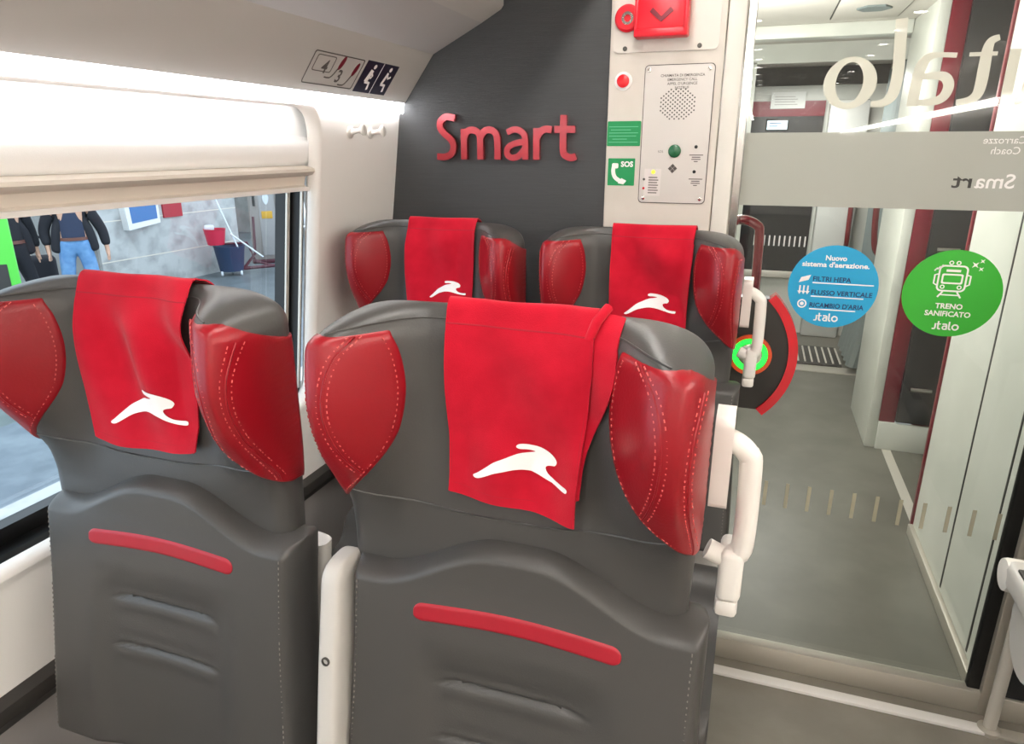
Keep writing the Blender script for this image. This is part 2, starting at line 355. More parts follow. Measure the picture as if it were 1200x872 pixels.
# bulkhead: grey laminate, white equipment column
MB().box(-1.3, -.413, BY, BY + .05, 0, 2.27).build('wall_front', 'bulk', smooth=0, kind=S_)
b = MB(); b.box(-.411, -.115, BY - .012, BY + .06, 0, 2.27, .002, 1); b.build('trim_3', 'column', smooth=30, kind=S_)
b = MB(); b.box(-.113, -.068, BY - .016, BY + .06, 0, 2.27, .006, 2); b.build('trim_4', 'colwhite', smooth=30, kind=S_)
MB().box(-.066, -.045, BY - .006, BY + .05, 0, 2.27, .002, 1).build('trim_5', 'chrome', smooth=30, kind=S_)
MB().box(.80, 1.76, BY, BY + .04, .06, 2.27).build('wall_front_right', 'darkglass', smooth=0, kind=S_)

# ------------------------------------------------------------------ glass door and threshold
dr = empty('door_1', (.36, 2.03, .07), kind=S_)
MB().box(-.045, .738, 2.018, 2.026, .07, 2.27).build('glass_pane', 'glassm', dr, 0)
MB().box(.738, .775, 2.008, 2.036, .06, 2.27, .004).build('rubber_edge', 'black', dr)
MB().box(.770, .800, 1.99, 2.04, .0, 2.27, .004).build('side_rail', 'steel', dr)
G = FY(2.0165)
MB().box(-.044, .737, 2.0155, 2.0175, 1.455, 1.640).build('frosted_band', 'frostband', dr, 0)
b = MB()
b.poly([p for p in circ(.1895, 1.755, .0605, 40, .0605)], G, 0, .001, [[(.188 + .031 * cos(t) , 1.756 + .047 * sin(t)) for t in [2 * pi * k / 40 for k in range(40)]]])
b.ribbon([(.283, 1.895), (.288, 1.836), (.292, 1.791), (.292, 1.751), (.287, 1.724), (.271, 1.708), (.243, 1.705)], lambda t: .026 - .012 * sst(.6, 1, t), G, 0, .001)
b.ribbon([(.412, 1.810), (.371, 1.812), (.35, 1.805), (.34, 1.785), (.336, 1.75), (.335, 1.699)], lambda t: .011 + .014 * sst(.1, .6, t), G, 0, .001)
b.ribbon([(.340, 1.764), (.373, 1.767), (.396, 1.762), (.406, 1.742), (.398, 1.718), (.376, 1.708), (.340, 1.707)], lambda t: .011 + .012 * sin(pi * t), G, .0001, .0011)
b.ribbon([(.492, 1.845), (.477, 1.838), (.472, 1.82), (.472, 1.784), (.472, 1.746), (.468, 1.722), (.452, 1.709), (.427, 1.706)], lambda t: .012 + .013 * sin(pi * t), G, 0, .001)
b.poly([(.437, 1.806), (.494, 1.806), (.494, 1.815), (.437, 1.815)], G, .0001, .0011)
b.poly([(.518, 1.819), (.540, 1.819), (.540, 1.699), (.518, 1.699)], G, 0, .001)
b.ribbon([(.566, 1.845), (.566, 1.73), (.556, 1.709), (.548, 1.706)], lambda t: .022 - .008 * t, G, 0, .001)
b.build('frosted_lettering', 'frostletter', dr, 0)
G2 = FY(2.0153)
b = MB(); b.text('Carrozze', G2, .588, 1.612, .017, flip=True); b.text('Coach', G2, .580, 1.588, .017, flip=True)
b.text('Sma', G2, .583, 1.509, .034, w=.083, bold=.012, flip=True); b.build('coach_lettering', 'white', dr, 0)
b = MB(); b.text('rt', G2, .493, 1.509, .034, w=.042, bold=.012, flip=True); b.build('dark_lettering', 'darkplastic', dr, 0, label='dark end of the mirrored word on the band')
b = MB()
for k in range(13): b.box(-.012 + k * .0605, -.002 + k * .0605, 2.0155, 2.0175, .567, .648)
b.build('warning_stripes', 'froststripe', dr, 0)
MB().box(-.06, .80, 1.992, 2.034, 0, .076, .004).build('door_sill', 'steel', dr)
b = MB(); b.box(-.06, .80, 1.905, 1.942, .0, .012, .003); b.build('trim_6', 'wallwhite', smooth=30, kind=S_)
b = MB(); b.box(.80, 1.76, 1.985, 2.0, 0, .076, .004); b.box(.80, 1.76, 1.905, 1.942, 0, .012, .003); b.build('trim_7', 'steel', smooth=30, kind=S_)
b = MB(); b.tube([(.787, 1.93, 0), (.787, 1.93, 2.27)], .017, 14); b.build('grab_pole', 'alu', label='brushed metal pole standing at the right edge of the glass door', cat='pole')
MB().lathe([(.03, 0), (.03, .012), (.019, .018)], (.787, 1.93, 0), (0, 0, 1), 20).build('base_flange', 'steel', bpy.data.objects['grab_pole'])

# ------------------------------------------------------------------ vestibule beyond the glass
MB().box(-.6, 1.6, 2.04, 6.0, -.06, 0).build('floor_vestibule', 'vfloor', smooth=0, kind=S_)
MB().box(-.6, 1.6, 2.03, 5.42, 2.27, 2.33).build('ceiling_vestibule', 'ceil', smooth=0, kind=S_)
MB().box(-.65, -.6, 2.05, 5.42, 0, 2.27).build('wall_vestibule_left', 'vwall', smooth=0, kind=S_)
MB().box(.785, .83, 2.06, 3.06, 0, 2.27).build('wall_vestibule_right', 'vwall', smooth=0, kind=S_)
b = MB()
for yy in (2.20, 2.56): b.box(.7835, .786, yy, yy + .012, .06, 2.27)
b.build('trim_8', 'seam', smooth=0, kind=S_)
MB().box(.765, .785, 2.06, 3.06, 0, .05, .004).build('baseboard_right', 'steel', smooth=30, kind=S_)
MB().box(.776, .835, 3.06, 3.085, 0, 2.27, .004).build('trim_9', 'crimson', smooth=30, kind=S_)
MB().box(.83, 1.6, 3.06, 3.10, 0, 2.27).build('wall_recess_near', 'vwall', smooth=0, kind=S_)
MB().box(.93, 1.6, 4.02, 4.06, 0, 2.27).build('wall_recess_far', 'crimson', smooth=0, kind=S_)
MB().box(.905, .95, 4.66, 5.42, 0, 2.27).build('wall_vestibule_end', 'bellows', smooth=0, kind=S_)
MB().box(.712, .765, 4.02, 4.66, 0, 2.27, .006).build('wall_vestibule_far', 'vwall', smooth=30, kind=S_)
MB().box(.765, .845, 4.02, 4.07, .16, 2.27, .004).build('trim_10', 'crimson', smooth=30, kind=S_)
MB().box(.765, 1.4, 4.005, 4.06, 0, .16, .004).build('trim_11', 'vwall', smooth=30, kind=S_)
MB().box(.845, 1.5, 4.00, 4.03, .17, 2.27, .003).build('trim_12', 'darkglass', smooth=30, kind=S_)
MB().box(1.38, 1.44, 3.06, 4.06, 0, 2.27).build('door_2', 'darkglass', smooth=0, kind=S_)
MB().box(.80, .845, 3.10, 4.0, 0, .004).build('trim_13', 'alu', smooth=0, kind=S_)
for zz in (.38, 1.12):
    b = MB(); b.tube([(.875, 3.955, zz), (.975, 3.955, zz)], .013, 10); b.tube([(.90, 3.955, zz), (.90, 4.003, zz)], .008, 8); b.tube([(.95, 3.955, zz), (.95, 4.003, zz)], .008, 8)
    b.build('door_handle', 'chrome', bpy.data.objects['trim_12'], label='upper small chrome handle on the black panel beyond the glass' if zz > 1 else 'lower small chrome handle on the black panel beyond the glass')
# ceiling hatch, vent beam and portal header
b = empty('ceiling_hatch', (.44, 4.15, 2.262), 'square white ceiling hatch with a six sided grille beyond the glass', 'ceiling hatch')
MB().box(.28, .60, 3.85, 4.45, 2.258, 2.272, .003).build('panel', 'ceil', b)
MB().poly(circ(.45, 4.12, .08, 6), lambda u, v, w: Vector((u, v, 2.258 - w)), 0, .008).build('grille', 'bellows', b, 0)
f = MB()
for a in ((.275, .279, 3.85, 4.45), (.601, .605, 3.85, 4.45)): f.box(*a, 2.262, 2.271)
f.build('gap_frame', 'seam', b, 0)
vb = MB(); vb.box(-.6, .71, 4.60, 4.72, 2.20, 2.27, .006); vb = vb.build('trim_14', 'vwall', smooth=30, kind=S_)
f = MB()
for k in range(8): f.box(-.02 + k * .075, .035 + k * .075, 4.617, 4.621, 2.222, 2.238)
f.build('vent_slots', 'rackgrey', vb, 0)
MB().box(-.6, .90, 5.38, 5.42, 2.15, 2.27).build('trim_15', 'vwall', smooth=0, kind=S_)
MB().box(-.6, -.09, 5.38, 5.42, 0, 2.16).build('wall_portal_left', 'vwall', smooth=0, kind=S_)
b = MB(); b.tube([(.735, 4.69, 0), (.735, 4.69, 2.27)], .014, 10); b.build('grab_pole.001', 'chrome', label='thin shiny upright pole at the end of the white vestibule wall', cat='pole')
# gangway and next coach end
gp = MB(); gp.box(.30, .745, 5.56, 6.1, 0, .02, .004); gp = gp.build('threshold_plate', 'darkplastic', label='ribbed dark threshold plate on the gangway floor', cat='threshold plate')
f = MB()
for k in range(9): f.box(.33 + k * .05, .342 + k * .05, 5.60, 6.06, .018, .026)
f.build('ribs', 'alu', gp, 0)
MB().box(-.6, .95, 5.40, 5.56, -.03, .006).build('trim_16', 'steel', smooth=0, kind=S_)
b = MB()
for s in range(10):
    b.tube([(.80 + .02 * (s % 2), 5.47 + s * .07, .05), (.84 + .02 * (s % 2), 5.47 + s * .07, .35), (.87 + .02 * (s % 2), 5.47 + s * .07, .8), (.87 + .02 * (s % 2), 5.47 + s * .07, 2.15)], .05, 8)
b.build('gangway_bellows', 'bellows', label='grey folded rubber bellows on the right of the gangway', cat='bellows')
b = MB(); b.box(-.65, 1.2, 5.42, 6.7, 2.24, 2.3); b.build('ceiling_gangway', 'ceil', smooth=0, kind=S_)
MB().box(.95, 1.0, 5.42, 6.7, 0, 2.24).build('wall_gangway_right', 'seam', smooth=0, kind=S_)
MB().box(-.65, -.6, 5.42, 6.7, 0, 2.24).build('wall_gangway_left', 'seam', smooth=0, kind=S_)
MB().box(-.6, .95, 6.0, 6.7, -.06, 0).build('floor_gangway', 'vfloor', smooth=0, kind=S_)
fe = MB(); fe.box(-.6, .95, 6.62, 6.68, 0, 2.24); fe.build('wall_far', 'vwall', smooth=0, kind=S_)
d3 = empty('door_3', (.1, 6.6, 0), kind=S_)
MB().box(-.45, .46, 6.58, 6.62, .56, 1.86).build('dark_glass', 'darkglass', d3, 0)
MB().box(-.45, .46, 6.575, 6.62, 1.86, 1.98).build('crimson_header', 'crimson', d3, 0)
MB().box(-.45, .46, 6.57, 6.62, .50, .56, .005).build('glass_rail', 'alu', d3)
f = MB()
for k in range(11): f.box(.01 + k * .042, .022 + k * .042, 6.576, 6.579, .78, .87)
f.build('warning_stripes', 'white', d3, 0)
MB().box(-.55, .9, 6.572, 6.62, 2.10, 2.24).build('trim_17', 'seam', smooth=0, kind=S_)
MB().box(.49, .79, 6.50, 6.6, 0, 1.98, .02).build('trim_18', 'curtain', smooth=30, kind=S_)
ds = MB(); ds.box(.01, .19, 6.55, 6.572, 1.745, 1.84, .003); ds = ds.build('display', 'darkplastic', label='small lit display sign on the far door header', cat='display')
MB().box(.02, .18, 6.547, 6.551, 1.755, 1.825).build('lit_screen', 'lcd', ds, 0)
f = MB()
for zz, w in ((1.803, .1), (1.778, .07)): f.box(.035, .035 + w, 6.5455, 6.5475, zz, zz + .008)
f.build('text_lines', 'navyink', ds, 0)
pn = MB(); pn.box(.03, .30, 6.565, 6.569, 1.92, 2.05); pn = pn.build('paper_notice', 'paper', label='white paper notice taped above the far door', cat='notice')
f = MB()
for k in range(4): f.box(.06, .24 - .02 * (k % 2), 6.5635, 6.5655, 1.95 + k * .02, 1.955 + k * .02)
f.build('printed_lines', 'rackgrey', pn, 0)
b = MB(); xx = .765; b.tube([(xx + .1, 5.30, 1.38), (xx + .03, 5.27, 1.36), (xx, 5.25, 1.24), (xx + .015, 5.25, 1.02), (xx + .05, 5.28, .92), (xx + .11, 5.30, .90)], .02, 10, smooth=4); b.tube([(xx + .1, 5.3, 1.38), (.91, 5.3, 1.38)], .016, 8); b.tube([(xx + .11, 5.3, .90), (.91, 5.3, .90)], .016, 8)
b.build('grab_rail', 'darkred', label='dark red curved grab rail on the right wall before the gangway', cat='grab rail')
b = MB(); b.tube([(.755, 6.505, 1.30), (.745, 6.43, 1.28), (.742, 6.41, 1.15), (.745, 6.41, .95), (.75, 6.43, .84), (.755, 6.505, .82)], .02, 10, smooth=4)
b.build('grab_rail', 'darkred', label='dark red grab rail on the white panel beyond the gangway', cat='grab rail')

# ------------------------------------------------------------------ fittings at the glass door
op = empty('door_opener', (.0, 1.99, .82), 'black curved door opener with red rim and glowing green button', 'door opener')
def dshape(r): 
    a0 = math.asin(min(1, .1675 / .231)); pts = []
    for k in range(25):
        a = -a0 + 2 * a0 * k / 24; pts.append((-.091 + r * cos(a), 1.05 + .231 / .231 * r * sin(a)))
    return pts
OP = FY(1.982)
MB().poly([(-.043, dshape(.222)[0][1])] + dshape(.222) + [(-.043, dshape(.222)[-1][1])], OP, -.03, .012).build('body', 'darkplastic', op)
b = MB(); b.ribbon(dshape(.229), .024, OP, -.028, .020, 1); b.build('rim', 'redpaint', op)
MB().poly(circ(.026, 1.05, .058, 36), OP, .01, .022, [circ(.026, 1.05, .048, 36)]).build('orange_ring', 'orange', op)
b = MB()
for k in range(26):
    a = 2 * pi * k / 26; c, s = cos(a), sin(a)
    b.poly([(.026 + c * .033 - s * .004, 1.05 + s * .033 + c * .004), (.026 + c * .047 - s * .005, 1.05 + s * .047 + c * .005), (.026 + c * .047 + s * .005, 1.05 + s * .047 - c * .005), (.026 + c * .033 + s * .004, 1.05 + s * .033 - c * .004)], OP, .012, .018)
b.build('green_lights', 'ringg', op, 0)
bt = MB().lathe([(.031, .012), (.031, .022), (.026, .026), (.0, .027)], (.026, 1.982, 1.05), (0, -1, 0), 28).build('push_button', 'plate', op)
b = MB()
for sg in (-1, 1): b.ribbon([(.026 + sg * .005, 1.062), (.026 + sg * .014, 1.05), (.026 + sg * .005, 1.038)], .004, OP, .026, .029, 1)
b.build('arrow_symbol', 'black', bt, 0)
b = MB(); b.tube([(-.056, 2.04, 1.405), (-.052, 2.10, 1.405), (-.025, 2.14, 1.404), (.008, 2.14, 1.39), (.018, 2.14, 1.36), (.022, 2.14, 1.18), (.016, 2.14, 1.14), (-.025, 2.14, 1.125), (-.052, 2.10, 1.124), (-.056, 2.04, 1.124)], .014, 12, smooth=5)
b.build('grab_rail', 'darkred', label='dark red bent grab rail at the left edge of the glass door', cat='grab rail')

def italo(b, fr, x, y, h, d=.001):
    """small brand word: hooked dotless i, t, a, l, o"""
    k = h; P = lambda pts: [(x + px * k, y + py * k) for px, py in pts]; w = .17 * k
    b.ribbon(P([(.42, .72), (.42, .2), (.34, .07), (.12, .07)]), w, fr, 0, d)
    b.ribbon(P([(.72, 1.0), (.72, .25), (.80, .08), (.98, .08)]), w, fr, 0, d); b.ribbon(P([(.56, .66), (1.0, .66)]), .13 * k, fr, .0001, d + .0001, 1)
    b.ribbon(P([(1.16, .66), (1.5, .66), (1.60, .55), (1.60, .0)]), w, fr, 0, d); b.ribbon(P([(1.6, .42), (1.3, .42), (1.2, .24), (1.3, .07), (1.6, .07)]), w * .9, fr, .0001, d + .0001)
    b.ribbon(P([(1.86, 1.0), (1.86, .22), (1.93, .08), (2.08, .07)]), w, fr, 0, d)
    b.ribbon([(x + (2.5 + .30 * cos(t)) * k, y + (.36 + .30 * sin(t)) * k) for t in [2 * pi * q / 20 for q in range(20)]], w, fr, 0, d, 1, True)
SF = FY(2.0135)
st = MB().poly(circ(.2165, 1.2455, .1115, 48), SF, 0, .001).build('round_sticker', 'blue', smooth=0, label='round blue sticker about air filtration on the glass door', cat='sticker')
f = MB(); f.text('Nuovo', SF, .2165, 1.317, .0135, align='C', d1=.0016, bold=.03); f.text("sistema d'aerazione.", SF, .2165, 1.299, .0135, w=.165, align='C', d1=.0016, bold=.03)
for zz, w in ((1.258, .15), (1.221, .13), (1.186, .115)):
    f.box(.166, .166 + w, 2.0115, 2.0125, zz - .0045, zz - .0015)
italo(f, SF, .178, 1.151, .022, .0016)
f.poly([(.131, 1.254), (.155, 1.262), (.160, 1.276), (.136, 1.268)], SF, 0, .0016)
for k in range(3):
    f.box(.134 + k * .010, .138 + k * .010, 2.0115, 2.0125, 1.228, 1.246); f.poly([(.1305 + k * .010, 1.231), (.1415 + k * .010, 1.231), (.136 + k * .010, 1.222)], SF, 0, .0016)
f.poly(circ(.146, 1.196, .012, 20), SF, 0, .0016, [circ(.146, 1.196, .0085, 20)]); f.poly(circ(.146, 1.196, .005, 14), SF, 0, .0016)
f.build('white_print', 'white', st, 0)
f = MB()
for s, zz, w in (('FILTRI HEPA', 1.260, .094), ('FLUSSO VERTICALE', 1.223, .150), ("RICAMBIO D'ARIA", 1.188, .134)): f.text(s, SF, .166, zz, .013, w=w, d1=.0016, bold=.02)
f.build('navy_print', 'navyink', st, 0)
st = MB().poly(circ(.4965, 1.2455, .1125, 48), SF, 0, .001).build('round_sticker', 'grn2', smooth=0, label='round green sticker with a white train drawing on the glass door', cat='sticker')
f = MB(); cx, cz = .492, 1.283
f.poly(rrect(cx - .033, cx + .033, cz - .032, cz + .036, .012), SF, 0, .0016, [rrect(cx - .029, cx + .029, cz - .028, cz + .032, .009)])
f.poly(rrect(cx - .024, cx + .024, cz - .012, cz + .014, .004), SF, 0, .0016, [rrect(cx - .020, cx + .020, cz - .008, cz + .010, .003)])
f.box(cx - .016, cx + .016, 2.0115, 2.0125, cz + .019, cz + .025)
for s in (-1, 1):
    f.poly(circ(cx + s * .019, cz - .020, .0055, 14), SF, 0, .0016, [circ(cx + s * .019, cz - .020, .003, 14)])
    f.poly(circ(cx + s * .008, cz + .042, .0055, 14), SF, 0, .0016, [circ(cx + s * .008, cz + .042, .003, 14)])
    f.ribbon([(cx + s * .033, cz + .012), (cx + s * .040, cz + .010), (cx + s * .040, cz - .012), (cx + s * .033, cz - .016)], .0035, SF, 0, .0016, 1)
    f.ribbon([(cx + s * .016, cz - .032), (cx + s * .026, cz - .047)], .004, SF, 0, .0016, 1)
f.box(cx - .024, cx + .024, 2.0115, 2.0125, cz - .042, cz - .039)
for px, pz, r in ((.537, 1.322, .010), (.551, 1.312, .007), (.551, 1.332, .007)):
    f.poly([(px + (r if k % 2 == 0 else r * .3) * cos(k * pi / 4 + pi / 4), pz + (r if k % 2 == 0 else r * .3) * sin(k * pi / 4 + pi / 4)) for k in range(8)], SF, 0, .0016)
for k in range(3): f.ribbon([(.449 + k * .006, 1.303 + .004 * k), (.455 + k * .006, 1.311 + .004 * k)], .003, SF, 0, .0016, 1)
f.text('TRENO', SF, .4965, 1.207, .0135, w=.062, align='C', d1=.0016, bold=.03); f.text('SANIFICATO', SF, .4965, 1.187, .0135, w=.104, align='C', d1=.0016, bold=.03)
italo(f, SF, .465, 1.151, .022, .0016)
f.build('white_print', 'white', st, 0)

# ------------------------------------------------------------------ wall word
wd = empty('wall_sign', (-.71, 1.99, 1.57), 'raised shiny red word Smart on the dark grey bulkhead', 'sign')
SM = FY(1.999)
def letter(strokes, w=.019):
    b = MB()
    for i, s in enumerate(strokes): b.ribbon(s, w, SM, .002 + i * .0003, .016 + i * .0004, 5)
    return b.build('letter', 'smart', wd, 40)
letter([[(-.866, 1.686), (-.893, 1.690), (-.912, 1.678), (-.914, 1.660), (-.902, 1.644), (-.880, 1.626), (-.872, 1.606), (-.880, 1.586), (-.900, 1.577), (-.926, 1.578)]])
letter([[(-.838, 1.570), (-.838, 1.656)], [(-.838, 1.630), (-.826, 1.649), (-.805, 1.652), (-.789, 1.640), (-.786, 1.615), (-.786, 1.570)], [(-.786, 1.630), (-.772, 1.649), (-.752, 1.652), (-.736, 1.640), (-.732, 1.615), (-.732, 1.570)]])
letter([[(-.702, 1.645), (-.680, 1.653), (-.660, 1.648), (-.648, 1.630), (-.646, 1.570)], [(-.648, 1.620), (-.680, 1.614), (-.700, 1.602), (-.701, 1.584), (-.685, 1.575), (-.665, 1.581), (-.648, 1.600)]], .017)
letter([[(-.613, 1.570), (-.613, 1.656)], [(-.613, 1.628), (-.601, 1.646), (-.585, 1.653), (-.568, 1.651)]])
letter([[(-.534, 1.690), (-.534, 1.600), (-.526, 1.582), (-.510, 1.576), (-.496, 1.580)], [(-.560, 1.652), (-.500, 1.652)]])

# ------------------------------------------------------------------ equipment column fittings
CF = FY(BY - .012)
al = empty('alarm_handle', (-.27, 1.98, 1.84), 'red emergency handle box on a white plate at the top of the column', 'emergency handle')
MB().poly(rrect(-.414 + .012, -.130, 1.842, 2.055, .014), CF, 0, .004).build('back_plate', 'plate2', al)
for xx in (-.370, -.178):
    MB().lathe([(.006, .003), (.006, .006), (.003, .0065)], (xx, BY - .012, 1.852), (0, -1, 0), 12).build('screw', 'screw', al)
rg = MB().lathe([(.033, .003), (.033, .012), (.028, .016), (.016, .016), (.016, .008)], (-.366, BY - .012, 1.924), (0, -1, 0), 28).build('lock_ring', 'handle_red', al)
b = MB(); b.lathe([(.016, .006), (.0155, .012), (.009, .012), (.009, .006)], (-.366, BY - .012, 1.924), (0, -1, 0), 20); b.build('lock_barrel', 'chrome', rg)
b = MB(); b.box(-.338, -.212, 1.945, 1.987, 1.882, 1.975, .006); b.box(-.342, -.206, 1.938, 1.986, 1.872, 1.892, .005); b.box(-.218, -.207, 1.938, 1.986, 1.88, 1.99, .003); b.box(-.342, -.333, 1.94, 1.986, 1.88, 1.965, .003)
b.build('handle_cover', 'handle_red', al)
f = MB(); f.ribbon([(-.300, 1.935), (-.274, 1.912), (-.248, 1.935)], .012, FY(1.945), 0, .003, 1); f.build('chevron', 'crimson', al, 0)
gs = MB(); gs.box(-.318, -.216, 1.940, 1.944, 1.968, 2.03, .001, 1); gs = gs.build('instruction_label', 'green', al, 0)
f = MB(); f.box(-.285, -.25, 1.938, 1.9405, 1.985, 1.989); f.box(-.30, -.235, 1.938, 1.9405, 1.975, 1.978); f.build('white_print', 'white', gs, 0)
rb = MB().lathe([(.0235, 0), (.0235, .003), (.019, .004)], (-.371, BY - .012, 1.773), (0, -1, 0), 28).build('red_button', 'white', label='small round red button with a white rim on the column', cat='button')
MB().lathe([(.0165, .003), (.0165, .008), (.012, .010), (.0, .0105)], (-.371, BY - .012, 1.773), (0, -1, 0), 28).build('button_cap', 'redbtn', rb)
g1 = MB().poly(rrect(-.413 + .004, -.317, 1.607, 1.672, .003), CF, 0, .0012).build('safety_sign', 'green', smooth=0, label='green oblong instruction sign above the SOS phone sign', cat='sign')
f = MB()
for k, (a, c) in enumerate(((.0, .08), (.01, .05), (.0, .075), (.0, .08), (.005, .06), (.0, .08))): f.box(-.404 + a, -.404 + c, 1.9858, 1.9872, 1.6165 + k * .008, 1.6185 + k * .008)
f.build('faint_print', mat('faint_print', (90, 180, 135), .5), g1, 0)
g2 = MB().poly(rrect(-.403, -.328, 1.502, 1.575, .002), CF, 0, .0012).build('sos_sign', 'green', smooth=0, label='green square SOS sign with a white telephone handset', cat='sign')
f = MB(); f.text('SOS', CF, -.333, 1.553, .014, w=.034, align='R', d1=.0018, bold=.04)
f.ribbon([(-.386, 1.556), (-.388, 1.540), (-.382, 1.524), (-.366, 1.513)], .011, CF, .001, .0018)
f.poly(rrect(-.392, -.374, 1.548, 1.562, .004), CF, .001, .0019); f.poly([(-.374, 1.508), (-.364, 1.522), (-.350, 1.515), (-.358, 1.505)], CF, .001, .0019)
f.build('white_print', 'white', g2, 0)
ic = empty('intercom_panel', (-.225, 1.985, 1.46), 'grey emergency call panel with speaker holes and green button on the column', 'intercom')
MB().poly(rrect(-.3145, -.1335, 1.4565, 1.8105, .011), CF, 0, .0022).build('edge_seal', 'ink', ic, 0)
MB().poly(rrect(-.3125, -.1355, 1.4585, 1.8085, .010), CF, .0018, .004).build('face_plate', 'plate', ic, 0)
for xx, zz in ((-.302, 1.797), (-.147, 1.797), (-.300, 1.470), (-.147, 1.470)):
    MB().lathe([(.005, .0035), (.005, .006), (.0025, .0065)], (xx, BY - .012, zz), (0, -1, 0), 12).build('screw', 'chrome', ic)
f = MB()
for i in range(-8, 9):
    for j in range(-8, 9):
        if (i + j) % 2 == 0 and i * i + j * j < 60: f.poly(circ(-.2235 + i * .0062, 1.7125 + j * .0052, .0021, 8), CF, .0038, .0046)
f.build('speaker_holes', 'grid', ic, 0)
f = MB()
for s, zz in (('CHIAMATA DI EMERGENZA', 1.780), ('EMERGENCY CALL', 1.770), ("APPEL D'URGENCE", 1.760), ('NOTRUF', 1.750)): f.text(s, CF, -.215, zz, .0066, align='C', d1=.0047, bold=.01)
f.text('SOS', CF, -.253, 1.590, .006, align='R', d1=.0047)
for xx, zz in ((-.165, 1.583), (-.162, 1.521)):
    for k in range(4): f.box(xx - .018 + .004 * (k % 2) + .003 * k, xx + .018 - .004 * (k % 2) - .003 * k, 1.983, 1.9842, zz - k * .0055, zz - k * .0055 + .0022)
for i in range(2):
    for j in range(2): f.poly([(-.225 + (i - j) * .0065 + dx * .006, 1.549 + (i + j - 1) * .0065 + dz * .006) for dx, dz in ((1, 0), (0, 1), (-1, 0), (0, -1))], CF, .0038, .0047)
f.build('printed_text', 'ink', ic, 0)
for zz in (1.605, 1.541): MB().lathe([(.0045, .0038), (.0045, .0055), (.0, .006)], (-.167, BY - .012, zz), (0, -1, 0), 12).build('microphone_hole', 'black', ic)
MB().lathe([(.017, .0038), (.017, .007), (.0145, .008), (.014, .012), (.0, .0135)], (-.2225, BY - .012, 1.594), (0, -1, 0), 28).build('call_button', 'greenbtn', ic)
lp = MB().poly(rrect(-.300, -.255, 1.476, 1.548, .002), CF, .0035, .0047).build('status_label', mat('label_grey', (212, 204, 200), .5), ic, 0)
f = MB()
for k in range(7): f.box(-.288, -.264 + .003 * (k % 2), 1.9825, 1.984, 1.483 + k * .0068, 1.4855 + k * .0068)
f.build('label_lines', 'ink', lp, 0)
MB().lathe([(.0055, .0045), (.005, .007), (.0, .008)], (-.276, BY - .012, 1.5395), (0, -1, 0), 14).build('status_lamp', 'yellowled', ic)
MB().lathe([(.0035, .0045), (.003, .006), (.0, .0065)], (-.3005, BY - .012, 1.496), (0, -1, 0), 12).build('status_lamp', 'redbtn', ic)
MB().lathe([(.0035, .0045), (.003, .006), (.0, .0065)], (-.3005, BY - .012, 1.520), (0, -1, 0), 12).build('status_lamp', 'ink', ic)

# ------------------------------------------------------------------ coat hooks, seat number plates
for yy, wd_ in ((1.725, 'left'), (1.832, 'right')):
    c = Vector((wallx(1.643), yy, 1.643)); ax = Vector((1, .15, .15)).normalized()
    h = empty('coat_hook', c, '%s one of two white coat pegs on the wall beside the blind' % wd_, 'coat hook', 'coat pegs')
    MB().lathe([(.016, -.004), (.016, .003), (.011, .006)], c, (1, 0, -.13), 20).build('base_plate', 'whiteplastic', h)
    MB().lathe([(.0085, .003), (.006, .022), (.0075, .030), (.015, .036), (.016, .040), (.012, .044), (.0, .045)], c, ax, 20).build('peg', 'whiteplastic', h)
PD = Vector((.099, 0, .131)).normalized(); PN = Vector((.131, 0, -.099)).normalized(); P0 = Vector((-1.034, 0, 1.731))
RP = lambda u, v, w=0: P0 + Vector((0, u, 0)) + PD * v + PN * (w + .0002)
sp = MB().poly(rrect(1.458, 1.672, .020, .104, .006), RP, 0, .0008).build('seat_plan_sign', 'panel', smooth=0, label='pale seat number sign with 4 and 3 on the rack panel', cat='sign')
f = MB(); f.poly(rrect(1.458, 1.672, .020, .104, .006), RP, .0006, .0014, [rrect(1.4605, 1.6695, .0225, .1015, .005)])
f.poly(rrect(1.474, 1.550, .054, .096, .006), RP, .0006, .0014, [rrect(1.476, 1.548, .056, .094, .005)])
f.text('4', RP, 1.507, .052, .034, d1=.0016, bold=.02); f.text('3', RP, 1.582, .034, .034, d1=.0016, bold=.02)
for x0, z0 in ((1.535, .042), (1.604, .028)): f.ribbon([(x0, z0), (x0 + .022, z0), (x0 + .033, z0 + .012), (x0 + .042, z0 + .034)], .0035, RP, .0006, .0014, 2)
f.build('black_print', 'ink', sp, 0)
f = MB()
for x0, z0 in ((1.581, .084), (1.650, .074)): f.poly([(x0 + .008 * cos(t) + .004 * sin(t), z0 + .019 * sin(t)) for t in [2 * pi * k / 16 for k in range(16)]], RP, .0006, .0015)
f.build('red_headrests', 'crimson', sp, 0)
sp = MB().poly([(1.686, .016), (1.850, .016), (1.850, .106), (1.686, .106)], RP, 0, .001).build('priority_sign', 'navy', smooth=0, label='dark navy sign with two white seated figures on the rack panel', cat='sign')
f = MB(); f.box(0, 0, 0, 0, 0, 0)
f = MB(); f.poly([(1.767, .016), (1.769, .016), (1.769, .106), (1.767, .106)], RP, .0008, .0014)
for x0, fat in ((1.722, 1), (1.805, 0)):
    f.poly(circ(x0 + .010, .092, .0065, 14), RP, .0008, .0016)
    f.ribbon([(x0 + .006, .082), (x0 + .002, .064), (x0 - .002, .047)], .016 if fat else .010, RP, .0008, .0015)
    f.ribbon([(x0 - .004, .047), (x0 + .018, .045), (x0 + .022, .026)], .008, RP, .0009, .0016, 1)
    f.ribbon([(x0 + .004, .078), (x0 + .018, .066), (x0 + (.012 if fat else .028), .058 if fat else .072)], .006, RP, .0009, .0016, 1)
f.build('white_figures', 'white', sp, 0)

